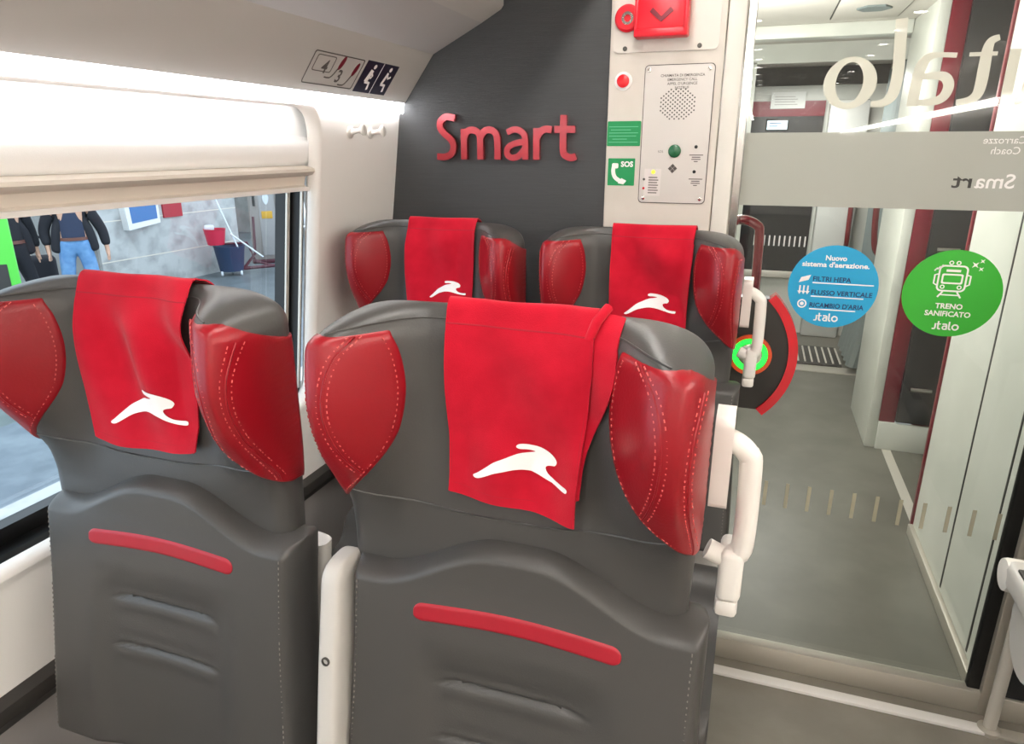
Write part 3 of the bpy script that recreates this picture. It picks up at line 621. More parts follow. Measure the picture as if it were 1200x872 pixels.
# ------------------------------------------------------------------ seats
Z0 = 1.03
def HW(z): return csp([(1.03, .237), (1.12, .240), (1.17, .242), (1.22, .242), (1.28, .242), (1.35, .242)], z)
def zt(u): return 1.358 + .057 * sqrt(max(0, 1 - abs(u) ** 6.5))
def hz(z): return csp([(1.085, 0), (1.13, .12), (1.18, .45), (1.235, .82), (1.29, 1), (1.34, .99), (1.42, .82)], z)
def hs(u, z):
    """headrest surface; |u|<=1 front, |u|>1 wraps to the back"""
    s = 1 if u >= 0 else -1; a = abs(u); back = a > 1
    if back: a = 2 - a
    T = zt(a); z = min(z, T)
    ymid = .022 - .06 * max(0, 1.2 - z) ; er = sst(.42, .86, a) * hz(z)
    yf = -.05 * max(0, 1.25 - z) - .098 * er + .012 * (1 - sst(0, .5, a)) * hz(z)
    y = yf if not back else .058
    te = max(0, (a - .89) / .11); RT = .055 - .030 * sst(.45, .75, a); tt = max(0, (z - (T - RT)) / RT)
    for t in (te, tt): y = y + (ymid - y) * (1 - sqrt(max(0, 1 - min(1, t) ** 2)))
    return Vector((s * a * HW(z), y, z))
def hnorm(u, z):
    e = .004; d1 = hs(u + e, z) - hs(u - e, z); d2 = hs(u, z + .003) - hs(u, z - .003)
    n = d1.cross(d2); n.normalize(); return n if n.y < 0 or abs(u) > 1 else -n
def nodes(n, p=1.0): return [(-1 + 2 * k / n) for k in range(n + 1)]
UN = [sin(pi / 2 * (-1 + 2 * k / 64)) for k in range(65)]
VN = [1 - (1 - k / 44) ** 1.6 for k in range(45)]
def m_headrest():
    b = MB(); b.grid(lambda u, v: hs(u, Z0 + (zt(u) - Z0) * v), UN, VN)
    b.grid(lambda u, v: hs((2 - abs(u)) * (1 if u >= 0 else -1) if abs(u) < 1 else u, Z0 + (zt(u) - Z0) * v) if abs(u) > 1e-6 else Vector((0, hs(1.999, Z0 + (zt(0) - Z0) * v).y, Z0 + (zt(0) - Z0) * v)), UN, VN)
    return b
UIN = [(1.114, 1.06), (1.14, .955), (1.17, .835), (1.20, .715), (1.23, .62), (1.26, .565), (1.31, .535), (1.36, .555), (1.392, .60)]
UOUT = [(1.114, 1.10), (1.14, 1.18), (1.17, 1.22), (1.25, 1.22), (1.30, 1.17), (1.345, 1.06), (1.372, 1.0), (1.392, .955)]
def m_pad(s):
    b = MB()
    def f(a, c):
        z = 1.114 + (1.390 - 1.114) * c; u = csp(UIN, z) + (csp(UOUT, z) - csp(UIN, z)) * a
        z = min(z, zt(min(u, 1)) - .011)
        ed = min(a, 1 - a) * 9; ed = min(1, ed, c * 14, (1 - c) * 14); off = -.002 + .0062 * sqrt(max(0, 1 - (1 - ed) ** 2))
        p = hs(u, z); n = hnorm(min(u, .985), z) if u < 1 else Vector((1, 0.1, 0)).normalized()
        if .9 < u < 1.05: n = (hnorm(.9, z) * (1.05 - u) / .15 + Vector((1, .1, 0)) * (u - .9) / .15).normalized()
        q = p + n * off; return Vector((s * q.x, q.y, q.z))
    b.grid(f, [k / 60 for k in range(61)], [k / 64 for k in range(65)]); return b
def dashes(b, pts, r, step=.0075, ln=.0045):
    acc = 0; P = [Vector(p) for p in pts]
    for p, q in zip(P, P[1:]):
        d = q - p; L = d.length
        while acc < L:
            a = p + d * (acc / L); e = min(1, (acc + ln) / L); c = p + d * e
            if (c - a).length > 1e-4: b.tube([a, c], r, 5)
            acc += step
        acc -= L
def ridge(z): return csp([(1.19, .735), (1.22, .785), (1.26, .825), (1.31, .835), (1.36, .79), (1.39, .70)], z)
def ridge2(z): return csp([(1.15, .975), (1.20, .95), (1.26, .935), (1.31, .94), (1.36, .962), (1.39, .97)], z)
def m_padstitch(s):
    b = MB()
    for du in (-.022, .022):
        pts = []
        for k in range(50):
            z = 1.386 - (1.386 - 1.205) * k / 49; u = ridge(z) + du
            p = hs(u, z) + hnorm(u, z) * .0042; pts.append((s * p.x, p.y, p.z))
        dashes(b, pts, .0009)
    pts = []
    for k in range(60):
        z = 1.38 - (1.38 - 1.16) * k / 59; u = csp(UIN, z) + .04; p = hs(u, z) + hnorm(u, z) * .0042; pts.append((s * p.x, p.y, p.z))
    dashes(b, pts, .0008)
    pts = []
    for k in range(50):
        z = 1.360 - (1.360 - 1.145) * k / 49; u = ridge2(z) - .013; p = hs(u, z) + hnorm(u, z) * .0042; pts.append((s * p.x, p.y, p.z))
    dashes(b, pts, .0008); pts = []
    for k in range(50):
        z = 1.360 - (1.360 - 1.145) * k / 49; u = ridge2(z) + .013; p = hs(u, z) + (hnorm(.9, z) * .5 + Vector((.6, .05, 0))).normalized() * .0042; pts.append((s * p.x, p.y, p.z))
    dashes(b, pts, .0008)
    return b
def m_padseam(s):
    b = MB(); pts = []
    for k in range(40):
        z = 1.386 - (1.386 - 1.200) * k / 39; u = ridge(z)
        p = hs(u, z) + hnorm(u, z) * .0036; pts.append((s * p.x, p.y, p.z))
    b.tube(pts, .0016, 6); return b
def m_padseam2(s):
    b = MB(); pts = []
    for k in range(40):
        z = 1.362 - (1.362 - 1.14) * k / 39; u = ridge2(z); p = hs(u, z) + hnorm(min(u, .95), z) * .0036; pts.append((s * p.x, p.y, p.z))
    b.tube(pts, .0015, 6); return b
def m_hseam():
    b = MB(); pts = []
    for k in range(61):
        u = -.88 + 1.76 * k / 60; z = 1.135 + .028 * abs(u / .88) ** 2.2; p = hs(u, z) + hnorm(u, z) * .0003; pts.append(p)
    b.tube(pts, .0016, 6)
    return b
def m_capseam(s):
    b = MB()
    if s:
        pts = []
        for k in range(30):
            u = .20 + .64 * k / 29; z = 1.393 - .004 * sin(pi * k / 29) if False else zt(u) - .016
            p = hs(u, z) + hnorm(u, z) * .0006; pts.append((s * p.x, p.y, p.z))
        b.tube(pts, .0013, 6)
    return b
def BZT(u): return 1.047 + .060 * sst(.82, .12, abs(u))
BZ0 = .615
def BW(z): return .243 + .010 * sst(.95, .65, z)
def bs(u, z, back=False):
    a = abs(u); T = BZT(a); z = min(z, T)
    y0 = -.047 - .155 * (1.05 - z) if z < 1.05 else -.047 - .08 * (1.05 - z)
    y = y0 + .010 * sst(.62, .40, a) * sst(.97, .90, z) + .004 * sst(.6, .0, a)
    mk = sst(.42, .36, a)
    for zc in (.903, .818): 
        y += mk * (.0065 * exp(-((z - zc) / .0026) ** 2) - .0022 * exp(-((z - zc + .014) / .010) ** 2) + .0012 * exp(-((z - zc - .014) / .010) ** 2))
    ymid = y0 + .045
    if back: y = y0 + .095
    te = max(0, (a - .93) / .07); tt = max(0, (z - (T - .017)) / .017); tb = max(0, (BZ0 + .02 - z) / .02)
    for t in (te, tt, tb): y = y + (ymid - y) * (1 - sqrt(max(0, 1 - min(1, t) ** 2)))
    return Vector((math.copysign(a * BW(z), u) if u else 0, y, z))
def bsn(u, z):
    d1 = bs(u + .004, z) - bs(u - .004, z); d2 = bs(u, z + .002) - bs(u, z - .002); n = d1.cross(d2).normalized(); return n if n.y < 0 else -n
def m_back():
    b = MB(); vv = [k / 150 for k in range(131)]; vv = [v * (1 - .06) / vv[-1] for v in vv] + [1 - .06 * (1 - k / 14) ** 1.7 for k in range(1, 15)]
    b.grid(lambda u, v: bs(u, BZ0 + (BZT(u) - BZ0) * v), UN, vv); b.grid(lambda u, v: bs(u, BZ0 + (BZT(u) - BZ0) * v, True), UN, vv); return b
def m_strip():
    b = MB()
    def f(a, c):
        x = -.140 + .285 * a; e = min(a, 1 - a) * .285; hh = .0135 * (sqrt(max(0, 1 - (1 - min(1, e / .0135)) ** 2)))
        z = 1.003 + .006 * (1 - ((a - .5) * 2) ** 2) + (c - .5) * 2 * hh; u = x / BW(z)
        ed = min(1, min(c, 1 - c) * 5, e / .003); p = bs(u, z); return p + bsn(u, z) * (-.001 + .0035 * sqrt(max(0, 1 - (1 - ed) ** 2)))
    b.grid(f, [.5 - .5 * cos(pi * k / 60) for k in range(61)], [k / 12 for k in range(13)]); return b
def m_backstitch(s):
    b = MB()
    if s:
        pts = [bs(s * .935, .64 + .39 * k / 90) + bsn(s * .935, .64 + .39 * k / 90) * .001 for k in range(91)]
        dashes(b, pts, .0008, .0085, .005)
    return b
def m_shell():
    b = MB()
    def f(t, z):
        w = .235; r = .03; yb = .075 - .13 * max(0, 1.2 - z)
        y1 = yb + .028; a = t * 2 * pi
        cx, sy = cos(a), sin(a)
        x = math.copysign(abs(cx) ** .35, cx) * w; y = (yb + y1) / 2 + math.copysign(abs(sy) ** .6, sy) * .026
        return Vector((x, y, z))
    b.grid(f, [k / 48 for k in range(48)], [.42 + .565 * k / 30 for k in range(31)] + [.993, .998], True)
    n = len(b.bm.verts); b.bm.verts.ensure_lookup_table(); b.bm.faces.new(b.bm.verts[-48:]); b.bm.faces.new(b.bm.verts[:48]); return b
def m_cushion():
    prof = [(-.10, .40), (-.105, .56), (-.12, .595), (-.15, .602), (-.185, .585), (-.22, .535), (-.30, .505), (-.46, .50), (-.53, .49), (-.56, .465), (-.55, .42), (-.52, .39)]
    prof = spline(prof, 4, True); b = MB(); n = len(prof); cy = sum(p[0] for p in prof) / n; cz = sum(p[1] for p in prof) / n
    xs = [(-.25, .93), (-.245, .97), (-.232, 1), (.232, 1), (.245, .97), (.25, .93)]
    vs = [Vector((x, cy + (p[0] - cy) * k, cz + (p[1] - cz) * k)) for x, k in xs for p in prof]
    fs = [[j * n + i, j * n + (i + 1) % n, (j + 1) * n + (i + 1) % n, (j + 1) * n + i] for j in range(5) for i in range(n)] + [list(range(n))[::-1], [5 * n + i for i in range(n)]]
    return b.vf(vs, fs)
def m_base():
    b = MB(); b.box(-.20, .20, -.42, -.02, .30, .40, .02); b.box(-.05, .05, -.30, -.08, .02, .31, .015); b.box(-.16, .16, -.38, -.02, 0, .025, .006); return b
def m_grip():
    b = MB(); x = .250; y = .05
    P = [(.230, y, 1.115), (x, y, 1.108), (.262, y, 1.112), (.272, y, 1.13), (.271, y, 1.235), (.266, y, 1.252), (.252, y, 1.264), (.230, y, 1.272)]
    b.tube(P, lambda t: .0135, 14, smooth=5); return b
def m_gripplate():
    b = MB(); b.poly(rrect(.028, .092, 1.180, 1.300, .014), lambda u, v, w: Vector((.238 + w, u, v)), -.012, .010); return b
def m_griplug():
    b = MB(); b.box(.246, .276, .034, .088, 1.048, 1.122, .009, 3); b.box(.246, .274, .036, .086, 1.026, 1.05, .006, 2); return b
def m_arm(cx=-.262):
    b = MB(); w = .018; rings = [(.600, .3), (.602, .75), (.608, .95)] + [(.62 + .40 * k / 20, 1) for k in range(21)] + [(1.02 + .030 * sin(a * pi / 20), cos(a * pi / 20)) for a in range(1, 10)] + [(1.0498, .06)]
    def f(t, q):
        z, sc = rings[q]; yc = csp([(.60, -.104), (.70, -.090), (.80, -.072), (.92, -.050), (1.02, -.029), (1.06, -.026)], z); a = 2 * pi * t; c, d = cos(a), sin(a)
        k = .5 + .5 * sc if z > 1.0 else sc
        return Vector((cx + math.copysign(abs(c) ** .45, c) * w * k, yc + math.copysign(abs(d) ** .45, d) * .040 * (sc if z < 1 else .25 + .75 * sc), z))
    b.grid(f, [k / 40 for k in range(40)], list(range(len(rings))), True); b.bm.verts.ensure_lookup_table()
    b.bm.faces.new(b.bm.verts[-40:]); b.bm.faces.new(b.bm.verts[:40]); return b
def m_armscrew(cx=-.265):
    b = MB(); c = (cx + .003, -.0915, .914); ax = (0, -1, .18); b.lathe([(.0065, -.002), (.0065, .0014), (.004, .0018), (.004, -.001)], c, ax, 16); return b
CACHE = {}
def part(key, fn, m, parent, name, smooth=40, label=None, merge=True):
    if key not in CACHE:
        o = fn().build(name, m, parent, smooth, label=label, merge=merge); CACHE[key] = o; return o
    o = CACHE[key].copy(); COL.objects.link(o); o.parent = parent; o.name = name; return o
GS = 'train seats'
def seat(x, y, label, grip=False, arm=False):
    r = empty('train_seat', (x, y, 0), label, 'seat', GS, local=True)
    h = part('h', m_headrest, 'leather', r, 'headrest', 60); h.location.x = -.022; part('hs', m_hseam, 'leather2', h, 'seam', 60); part('cl', lambda: m_capseam(-1), 'leather2', h, 'seam', 60); part('cr', lambda: m_capseam(1), 'leather2', h, 'seam', 60)
    for s, k in ((-1, 'l'), (1, 'r')):
        p = part('p' + k, lambda: m_pad(s), 'redleather', r, 'side_wing', 60, 'red leather side wing'); p.location.x = -.022; part('ps' + k, lambda: m_padstitch(s), 'stitch', p, 'stitching', 60); part('pm' + k, lambda: m_padseam(s), 'redleather', p, 'seam', 60); part('pn' + k, lambda: m_padseam2(s), 'redleather', p, 'seam', 60)
    bk = part('b', m_back, 'leather2', r, 'backrest', 60); part('st', m_strip, 'redstrip', bk, 'accent_strip', 60, 'red inlay strip'); part('bsl', lambda: m_backstitch(-1), 'stitchg', bk, 'stitching', 60); part('bsr', lambda: m_backstitch(1), 'stitchg', bk, 'stitching', 60)
    part('sh', m_shell, 'shell', r, 'back_shell', 50); part('cu', m_cushion, 'leather', r, 'seat_cushion', 50); part('ba', m_base, 'darkplastic', r, 'pedestal', 40)
    if grip:
        g = part('g', m_grip, 'whiteplastic', r, 'grab_handle', 60, 'white grab handle'); part('gp', m_gripplate, 'whiteplastic', g, 'handle_mount', 40); part('gl', m_griplug, 'whiteplastic', g, 'handle_lug', 40)
    if arm:
        a = part('a', m_arm, 'shell', r, 'armrest', 50, 'pale grey folded up armrest'); part('as', m_armscrew, 'screw', a, 'screw', 40)
    return r
YN, YF, XR, XL, XF, XG = .755, 1.705, -.245, -.83, -.785, -.235
seat(XR, YN, 'grey and red leather seat nearest the camera with white grab handle', True, True)
seat(XL, YN, 'grey and red leather seat beside the window in the nearer row')
seat(XG, YF, 'grey and red leather seat in front of the white column, far row', True, True)
seat(XF, YF, 'grey and red leather seat in the corner under the wall word')
# seat across the aisle: only its armrest enters the frame
ra = seat(.99, YF - .02, 'seat across the aisle at the right edge, only its armrest showing')
a = MB(); a.lathe([(.020, 0), (.034, .004), (.036, .012), (.036, .038), (.034, .044), (.020, .048)], (-.420, -.16, .742), (1, 0, 0), 24)
ab = MB(); ab.box(-.418, -.370, -.62, -.15, .722, .779, .016, 3); ab = ab.build('armrest', 'shell', ra, 50)
a.build('pivot_disc', 'whiteplastic', ab, 40)
f = MB(); f.box(-.408, -.380, -.58, -.20, .775, .783, .003); f.build('arm_pad', 'darkplastic', ab, 40)
f = MB(); f.poly(spline([(-.26, .73), (-.16, .73), (-.12, .66), (-.14, .58), (-.20, .54), (-.27, .56), (-.29, .66)], 4, True), lambda u, v, w: Vector((-.368 + w, u, v)), 0, .03); f.box(-.345, -.24, -.24, -.17, .57, .62, .01); f.build('side_panel', 'shell', ra, 50)

# ------------------------------------------------------------------ headrest covers with the running hare
HARE = [(-0.498, -0.204), (-0.441, -0.156), (-0.355, -0.076), (-0.270, -0.000), (-0.166, 0.057), (-0.047, 0.114), (0.062, 0.137), (0.118, 0.152), (0.047, 0.166), (-0.033, 0.166), (-0.066, 0.185), (-0.047, 0.213), (0.024, 0.223), (0.142, 0.213), (0.223, 0.190), (0.299, 0.152), (0.341, 0.114), (0.346, 0.081), (0.322, 0.047), (0.270, 0.038), (0.237, 0.019), (0.242, -0.014), (0.275, -0.052), (0.341, -0.085), (0.427, -0.095), (0.488, -0.095), (0.502, -0.118), (0.474, -0.142), (0.379, -0.137), (0.261, -0.109), (0.142, -0.071), (0.024, -0.052), (-0.071, -0.057), (-0.166, -0.081), (-0.261, -0.114), (-0.355, -0.171), (-0.427, -0.213), (-0.474, -0.223)]
def cover(cx_, cy_, xa, xb, xa2, xb2, zb, label, seed, amp, hem=0, fold=False, logo=(.125, 0, 1.222, 0)):
    cx_ -= .022; xa += .022; xb += .022; xa2 += .022; xb2 += .022
    rnd = random.Random(seed); ww = [(rnd.uniform(14, 42), rnd.uniform(-34, 34), rnd.uniform(0, 6.3), rnd.uniform(.5, 1)) for _ in range(5)]
    def wr(x, z):
        v = 0
        for a, b_, c, d in ww: v += d * sin(a * x * 1.6 + b_ * z + c)
        return max(0, v + 1.6) * amp * (.25 + .75 * sst(1.41, 1.34, z)) * .35 + (.006 * sst(-.045, -.004, x - xb) if fold else 0)
    def xof(s, z):
        t = sst(1.42, zb, z) if z < 1.42 else 0
        return (xa + (xa2 - xa) * t) + ((xb + (xb2 - xb) * t) - (xa + (xa2 - xa) * t)) * s
    def front(x, z, off=.0045):
        u = x / HW(z); T = zt(u); p = hs(u, min(z, T)); n = hnorm(u, min(z, T - .004))
        n = Vector((n.x * .3, n.y, n.z)).normalized() if z < T - .03 else n
        q = p + n * off; q.y -= wr(x, z) + .003 * sst(1.30, 1.16, z); return q
    def surf(s, t):
        # t 0 (front hem) .. .70 (top) .. 1 (back hem)
        zbot = zb + hem * (s - .5) - (.004 if fold else .013) * (sin(pi * s) ** .6)
        if t <= .70:
            k = t / .70; k = 1 - (1 - k) ** 1.25; z0_ = zbot; x0 = xof(s, z0_); T = zt(x0 / HW(1.3)) ; z = z0_ + (T - z0_) * k; x = xof(s, z)
            T = zt(x / HW(1.3)); z = min(z, T); p = front(x, z)
            if k > .93: p.z += .005 * sst(.93, 1, k)
            return p
        k = (t - .70) / .30; x = xof(s, 1.42); T = zt(x / HW(1.3)); z = T - .15 * (k ** 1.25); u = 2 - abs(x) / HW(1.3)
        p = hs(math.copysign(u, x if x else 1), z); p.x = x; p.y += .006 * sst(0, .3, k); p.z += .005 * (1 - sst(0, .35, k)); return p
    r = empty('headrest_cover', (cx_, cy_, 0), label, 'headrest cover', 'red headrest covers', local=True)
    b = MB(); b.grid(surf, [k / 36 for k in range(37)], [k / 100 for k in range(101)])
    bmesh.ops.recalc_face_normals(b.bm, faces=b.bm.faces)
    bmesh.ops.solidify(b.bm, geom=list(b.bm.faces), thickness=-.0022)
    b.build('cloth', 'cloth', r, 70)
    # hems
    h = MB()
    for s in (.02, .98): h.tube([surf(s, t) + Vector((0, -.0012, 0)) for t in [k / 60 * .66 for k in range(61)]], .0012, 5)
    h.tube([surf(s, .03) + Vector((0, -.0012, 0)) for s in [k / 30 for k in range(31)]], .0012, 5)
    h.tube([surf(s, .60) + Vector((0, -.0014, .0004)) for s in [k / 30 for k in range(31)]], .0014, 5)
    h.build('hem', 'hem', r, 70)
    if fold:
        f = MB()
        def fs(s, t):
            z = 1.195 + (1.412 - 1.195) * t; xl = xof(1, z) - .012; wd = .013 + .030 * sst(.15, .75, t); x = xl + wd * s
            p = front(x, z, .0035 + .004 * sin(pi * s)); p.y += .0075 - .003 * sin(9 * t + 3 * s); 
            return p
        f.grid(fs, [k / 10 for k in range(11)], [k / 40 for k in range(41)]); bmesh.ops.recalc_face_normals(f.bm, faces=f.bm.faces); bmesh.ops.solidify(f.bm, geom=list(f.bm.faces), thickness=-.002)
        f.tube([fs(.1, .9) + Vector((0, -.004, 0)), fs(.3, .97) + Vector((0, -.008, .004)), fs(.5, 1.0) + Vector((0, .004, .008))], .006, 8)
        f.build('folded_edge', 'cloth', r, 70)
    lw, lx, lz, rot = logo; lx += .022
    H = [(p[0] * lw, p[1] * lw) for p in HARE]; H = [(lx + x * cos(rot) - z * sin(rot), lz + x * sin(rot) + z * cos(rot)) for x, z in spline(H, 3, True)]
    def cuts(x):
        c = []
        for (xa_, za_), (xb_, zb_) in zip(H, H[1:] + H[:1]):
            if (xa_ <= x) != (xb_ <= x): c.append(za_ + (zb_ - za_) * (x - xa_) / (xb_ - xa_))
        c.sort(); return list(zip(c[::2], c[1::2]))
    x0 = min(p[0] for p in H); x1 = max(p[0] for p in H); NC = 190; b = MB(); off = Vector((0, -.0036, 0))
    for k in range(NC):
        xl = x0 + (x1 - x0) * k / NC + 1e-6; xr = x0 + (x1 - x0) * (k + 1) / NC - 1e-6; A, B_, Cm = cuts(xl), cuts(xr), cuts((xl + xr) / 2)
        if len(A) != len(Cm): A = Cm
        if len(B_) != len(Cm): B_ = Cm
        for (a0, a1), (b0, b1) in zip(A, B_):
            m_ = max(1, int((a1 - a0) / .004))
            vs = [front(xx, lo + (hi - lo) * q / m_) + off for q in range(m_ + 1) for xx, lo, hi in ((xl, a0, a1), (xr, b0, b1))]
            b.vf(vs, [[2 * q, 2 * q + 1, 2 * q + 3, 2 * q + 2] for q in range(m_)])
    b.build('hare_logo', 'white', r, 70)
cover(XR, YN, -.104, .088, -.100, .076, 1.166, 'red cloth cover with a folded right edge on the seat nearest the camera', 3, .014, -.012, True, (.128, .000, 1.222, -.06))
cover(XL, YN, -.128, .090, -.120, .076, 1.168, 'red cloth cover on the window seat of the nearer row', 5, .020, .0, False, (.138, -.010, 1.225, -.02))
cover(XG, YF, -.095, .108, -.088, .102, 1.172, 'red cloth cover on the far seat in front of the white column', 8, .020, -.004, False, (.125, .012, 1.232, -.02))
cover(XF, YF, -.105, .095, -.100, .082, 1.172, 'red cloth cover with a deep crease on the far corner seat', 12, .022, .004, False, (.105, .012, 1.235, .03))

# ------------------------------------------------------------------ outside: platform seen through the window
PZ = -.55
MB().box(-14, -4.0, 0, 18, PZ - .1, PZ).build('ground_platform', 'platform', smooth=0, kind=S_)
MB().box(-5.6, -4.0, -3, 18, PZ - .08, PZ + .004).build('ground_paving', 'paving', smooth=0, kind=S_)
MB().box(-4.25, -3.98, -3, 18, PZ - .3, PZ + .02).build('trim_19', 'concrete', smooth=0, kind=S_)
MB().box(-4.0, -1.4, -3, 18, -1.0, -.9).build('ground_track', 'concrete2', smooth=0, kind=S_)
b = MB(); b.box(-9.8, -9.2, 7.74, 10.75, PZ, 3.2)
b.build('wall_platform', 'concrete', smooth=0, kind=S_)
b = MB()
for zz in (-.05, .55, 1.15): b.box(-9.203, -9.196, 7.74, 10.75, zz, zz + .014)
b.build('trim_20', 'plaster', smooth=0, kind=S_)
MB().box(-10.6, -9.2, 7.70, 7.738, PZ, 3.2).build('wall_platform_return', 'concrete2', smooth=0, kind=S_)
MB().box(-13.5, -13.3, 2, 18, PZ, 4).build('wall_station_far', 'plaster', smooth=0, kind=S_)
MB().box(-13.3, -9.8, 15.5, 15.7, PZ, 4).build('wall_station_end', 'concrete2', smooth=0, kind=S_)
# weeds on the platform edge
b = MB(); rnd = random.Random(4)
for k in range(2600):
    x, y = rnd.uniform(-3.97, -3.35), rnd.uniform(1.2, 4.2); z0 = -.9; h = rnd.uniform(.12, .46) ; a = rnd.uniform(0, 6.3); l = rnd.uniform(.02, .05)
    c = Vector((x, y, z0 + h)); d = Vector((cos(a), sin(a), rnd.uniform(-.4, .6))) * l; e = Vector((-sin(a), cos(a), rnd.uniform(-.5, .5))) * l * .5
    b.vf([c - d, c + e, c + d, c - e], [[0, 1, 2, 3]])
b.build('weeds', 'leaf', smooth=0, label='green weeds growing along the platform edge outside the window', cat='weeds', kind='stuff')
# wall screen and red sign
sc = empty('wall_screen', (-9.15, 8.5, .38), 'blue information screen in a white frame on the concrete wall', 'screen')
FW = FX(-9.2, 1)
MB().poly([(8.22, .40), (8.84, .47), (8.84, .95), (8.18, .90)], FW, 0, .12).build('housing', 'paper', sc, 0)
MB().poly([(8.29, .50), (8.79, .54), (8.79, .90), (8.27, .86)], FW, .11, .125).build('screen_glass', 'screen', sc, 0)
MB().poly(rrect(9.02, 9.42, .52, .78, .01), FW, 0, .03).build('red_sign', 'redsign', smooth=0, label='small red sign high on the concrete wall', cat='sign')
# green advertising stand at the left
sd = empty('display_stand', (-6.93, 4.68, PZ), 'bright green display stand with a dark picture at the left edge of the window', 'display stand', rotz=math.radians(52), local=True)
MB().box(-.30, .16, -.05, .05, .05, 1.52, .02).build('board', 'lime', sd)
MB().box(-.24, .08, -.058, -.045, .2, 1.08, .005).build('picture', 'darkplastic', sd)
f = MB(); f.box(-.2, .0, -.066, -.056, .55, .66, .003); f.box(-.2, .02, -.066, -.056, .42, .44); f.build('picture_print', 'paper', sd)
MB().box(-.34, .2, -.2, .2, 0, .05, .015).build('foot', 'darkplastic', sd)
# machine, rail, cleaning cart
TH = math.radians(39)
mc = empty('ticket_machine', (-9.1, 11.5, PZ), 'tall grey machine with a yellow label beyond the concrete wall', 'machine', rotz=TH, local=True)
MB().box(-.33, .33, -.2, .2, .06, 1.9, .02).build('cabinet', 'machine', mc)
MB().box(-.14, .16, -.215, -.19, .15, 1.55, .01).build('front_door', 'rackgrey', mc)
MB().box(-.1, .1, -.225, -.212, .86, 1.0, .004).build('label_plate', 'yellow', mc, label='yellow label plate')
b = MB(); b.tube([(-.22, -.23, 1.1), (-.22, -.23, 1.55), (.22, -.23, 1.55), (.22, -.23, 1.1)], .025, 8); b.build('dark_frame', 'black', mc)
MB().poly(spline([(-.05, 1.3), (.05, 1.3), (.05, 1.2), (0, 1.12), (-.05, 1.2)], 2, True), lambda u, v, w: Vector((u, -.215 - w, v)), 0, .008).build('shield_badge', 'white2', mc, 0)
MB().box(-.36, .36, -.25, .25, 0, .07, .02).build('plinth', 'maroon', mc)
hr = empty('hand_rail', (-8.45, 11.5, PZ), 'white tubular rail standing beside the grey machine', 'rail', rotz=TH, local=True)
b = MB(); b.tube([(-.18, 0, 0), (-.22, 0, 1.3), (-.12, 0, 1.42), (.15, 0, 1.42), (.2, 0, 0)], .025, 8, smooth=3); b.build('frame_tube', 'white2', hr)
b = MB(); b.tube([(-.2, 0, .7), (.2, 0, .7)], .02, 8); b.tube([(-.21, 0, 1.1), (.2, 0, 1.1)], .02, 8); b.build('cross_bar', 'white2', hr)
ct = empty('cleaning_cart', (-8.75, 9.95, PZ), 'cleaning cart with red bucket, blue bin and mop by the concrete wall', 'cart', rotz=TH, local=True)
b = MB(); b.lathe([(.20, .08), (.26, .5), (.27, .52), (.24, .52), (.2, .3)], (0, 0, 0), (0, 0, 1), 20); b.build('bin', 'binblue', ct)
b = MB(); b.lathe([(.14, .0), (.18, .26), (.19, .27), (.17, .27), (.14, .1)], (-.2, -.1, .56), (0, 0, 1), 20); b.build('bucket', 'bucket', ct)
b = MB(); b.tube([(-.3, -.1, .56), (.3, .0, .56), (.42, .1, .2), (.7, .1, .12)], .02, 8); b.tube([(.2, 0, .1), (.42, .1, .35), (.45, .1, 1.0)], .025, 8); b.tube([(.1, 0, .1), (.9, .1, .12)], .03, 8); b.build('frame', 'maroon', ct)
for x, y in ((-.16, -.12), (.16, -.12), (.0, .15)):
    MB().lathe([(.02, -.02), (.045, -.015), (.045, .015), (.02, .02)], (x, y, .045), (1, 0, 0), 14).build('wheel', 'white2', ct)
b = MB(); b.tube([(-.3, -.12, 1.9), (.15, -.2, .5)], .014, 8); b.tube([(.05, -.2, .75), (.55, -.2, .32)], .014, 8); b.build('mop_handle', 'white2', ct)
b = MB(); b.box(-.36, -.2, -.16, -.06, .80, .9, .03); b.build('cloth_bundle', 'white2', ct)

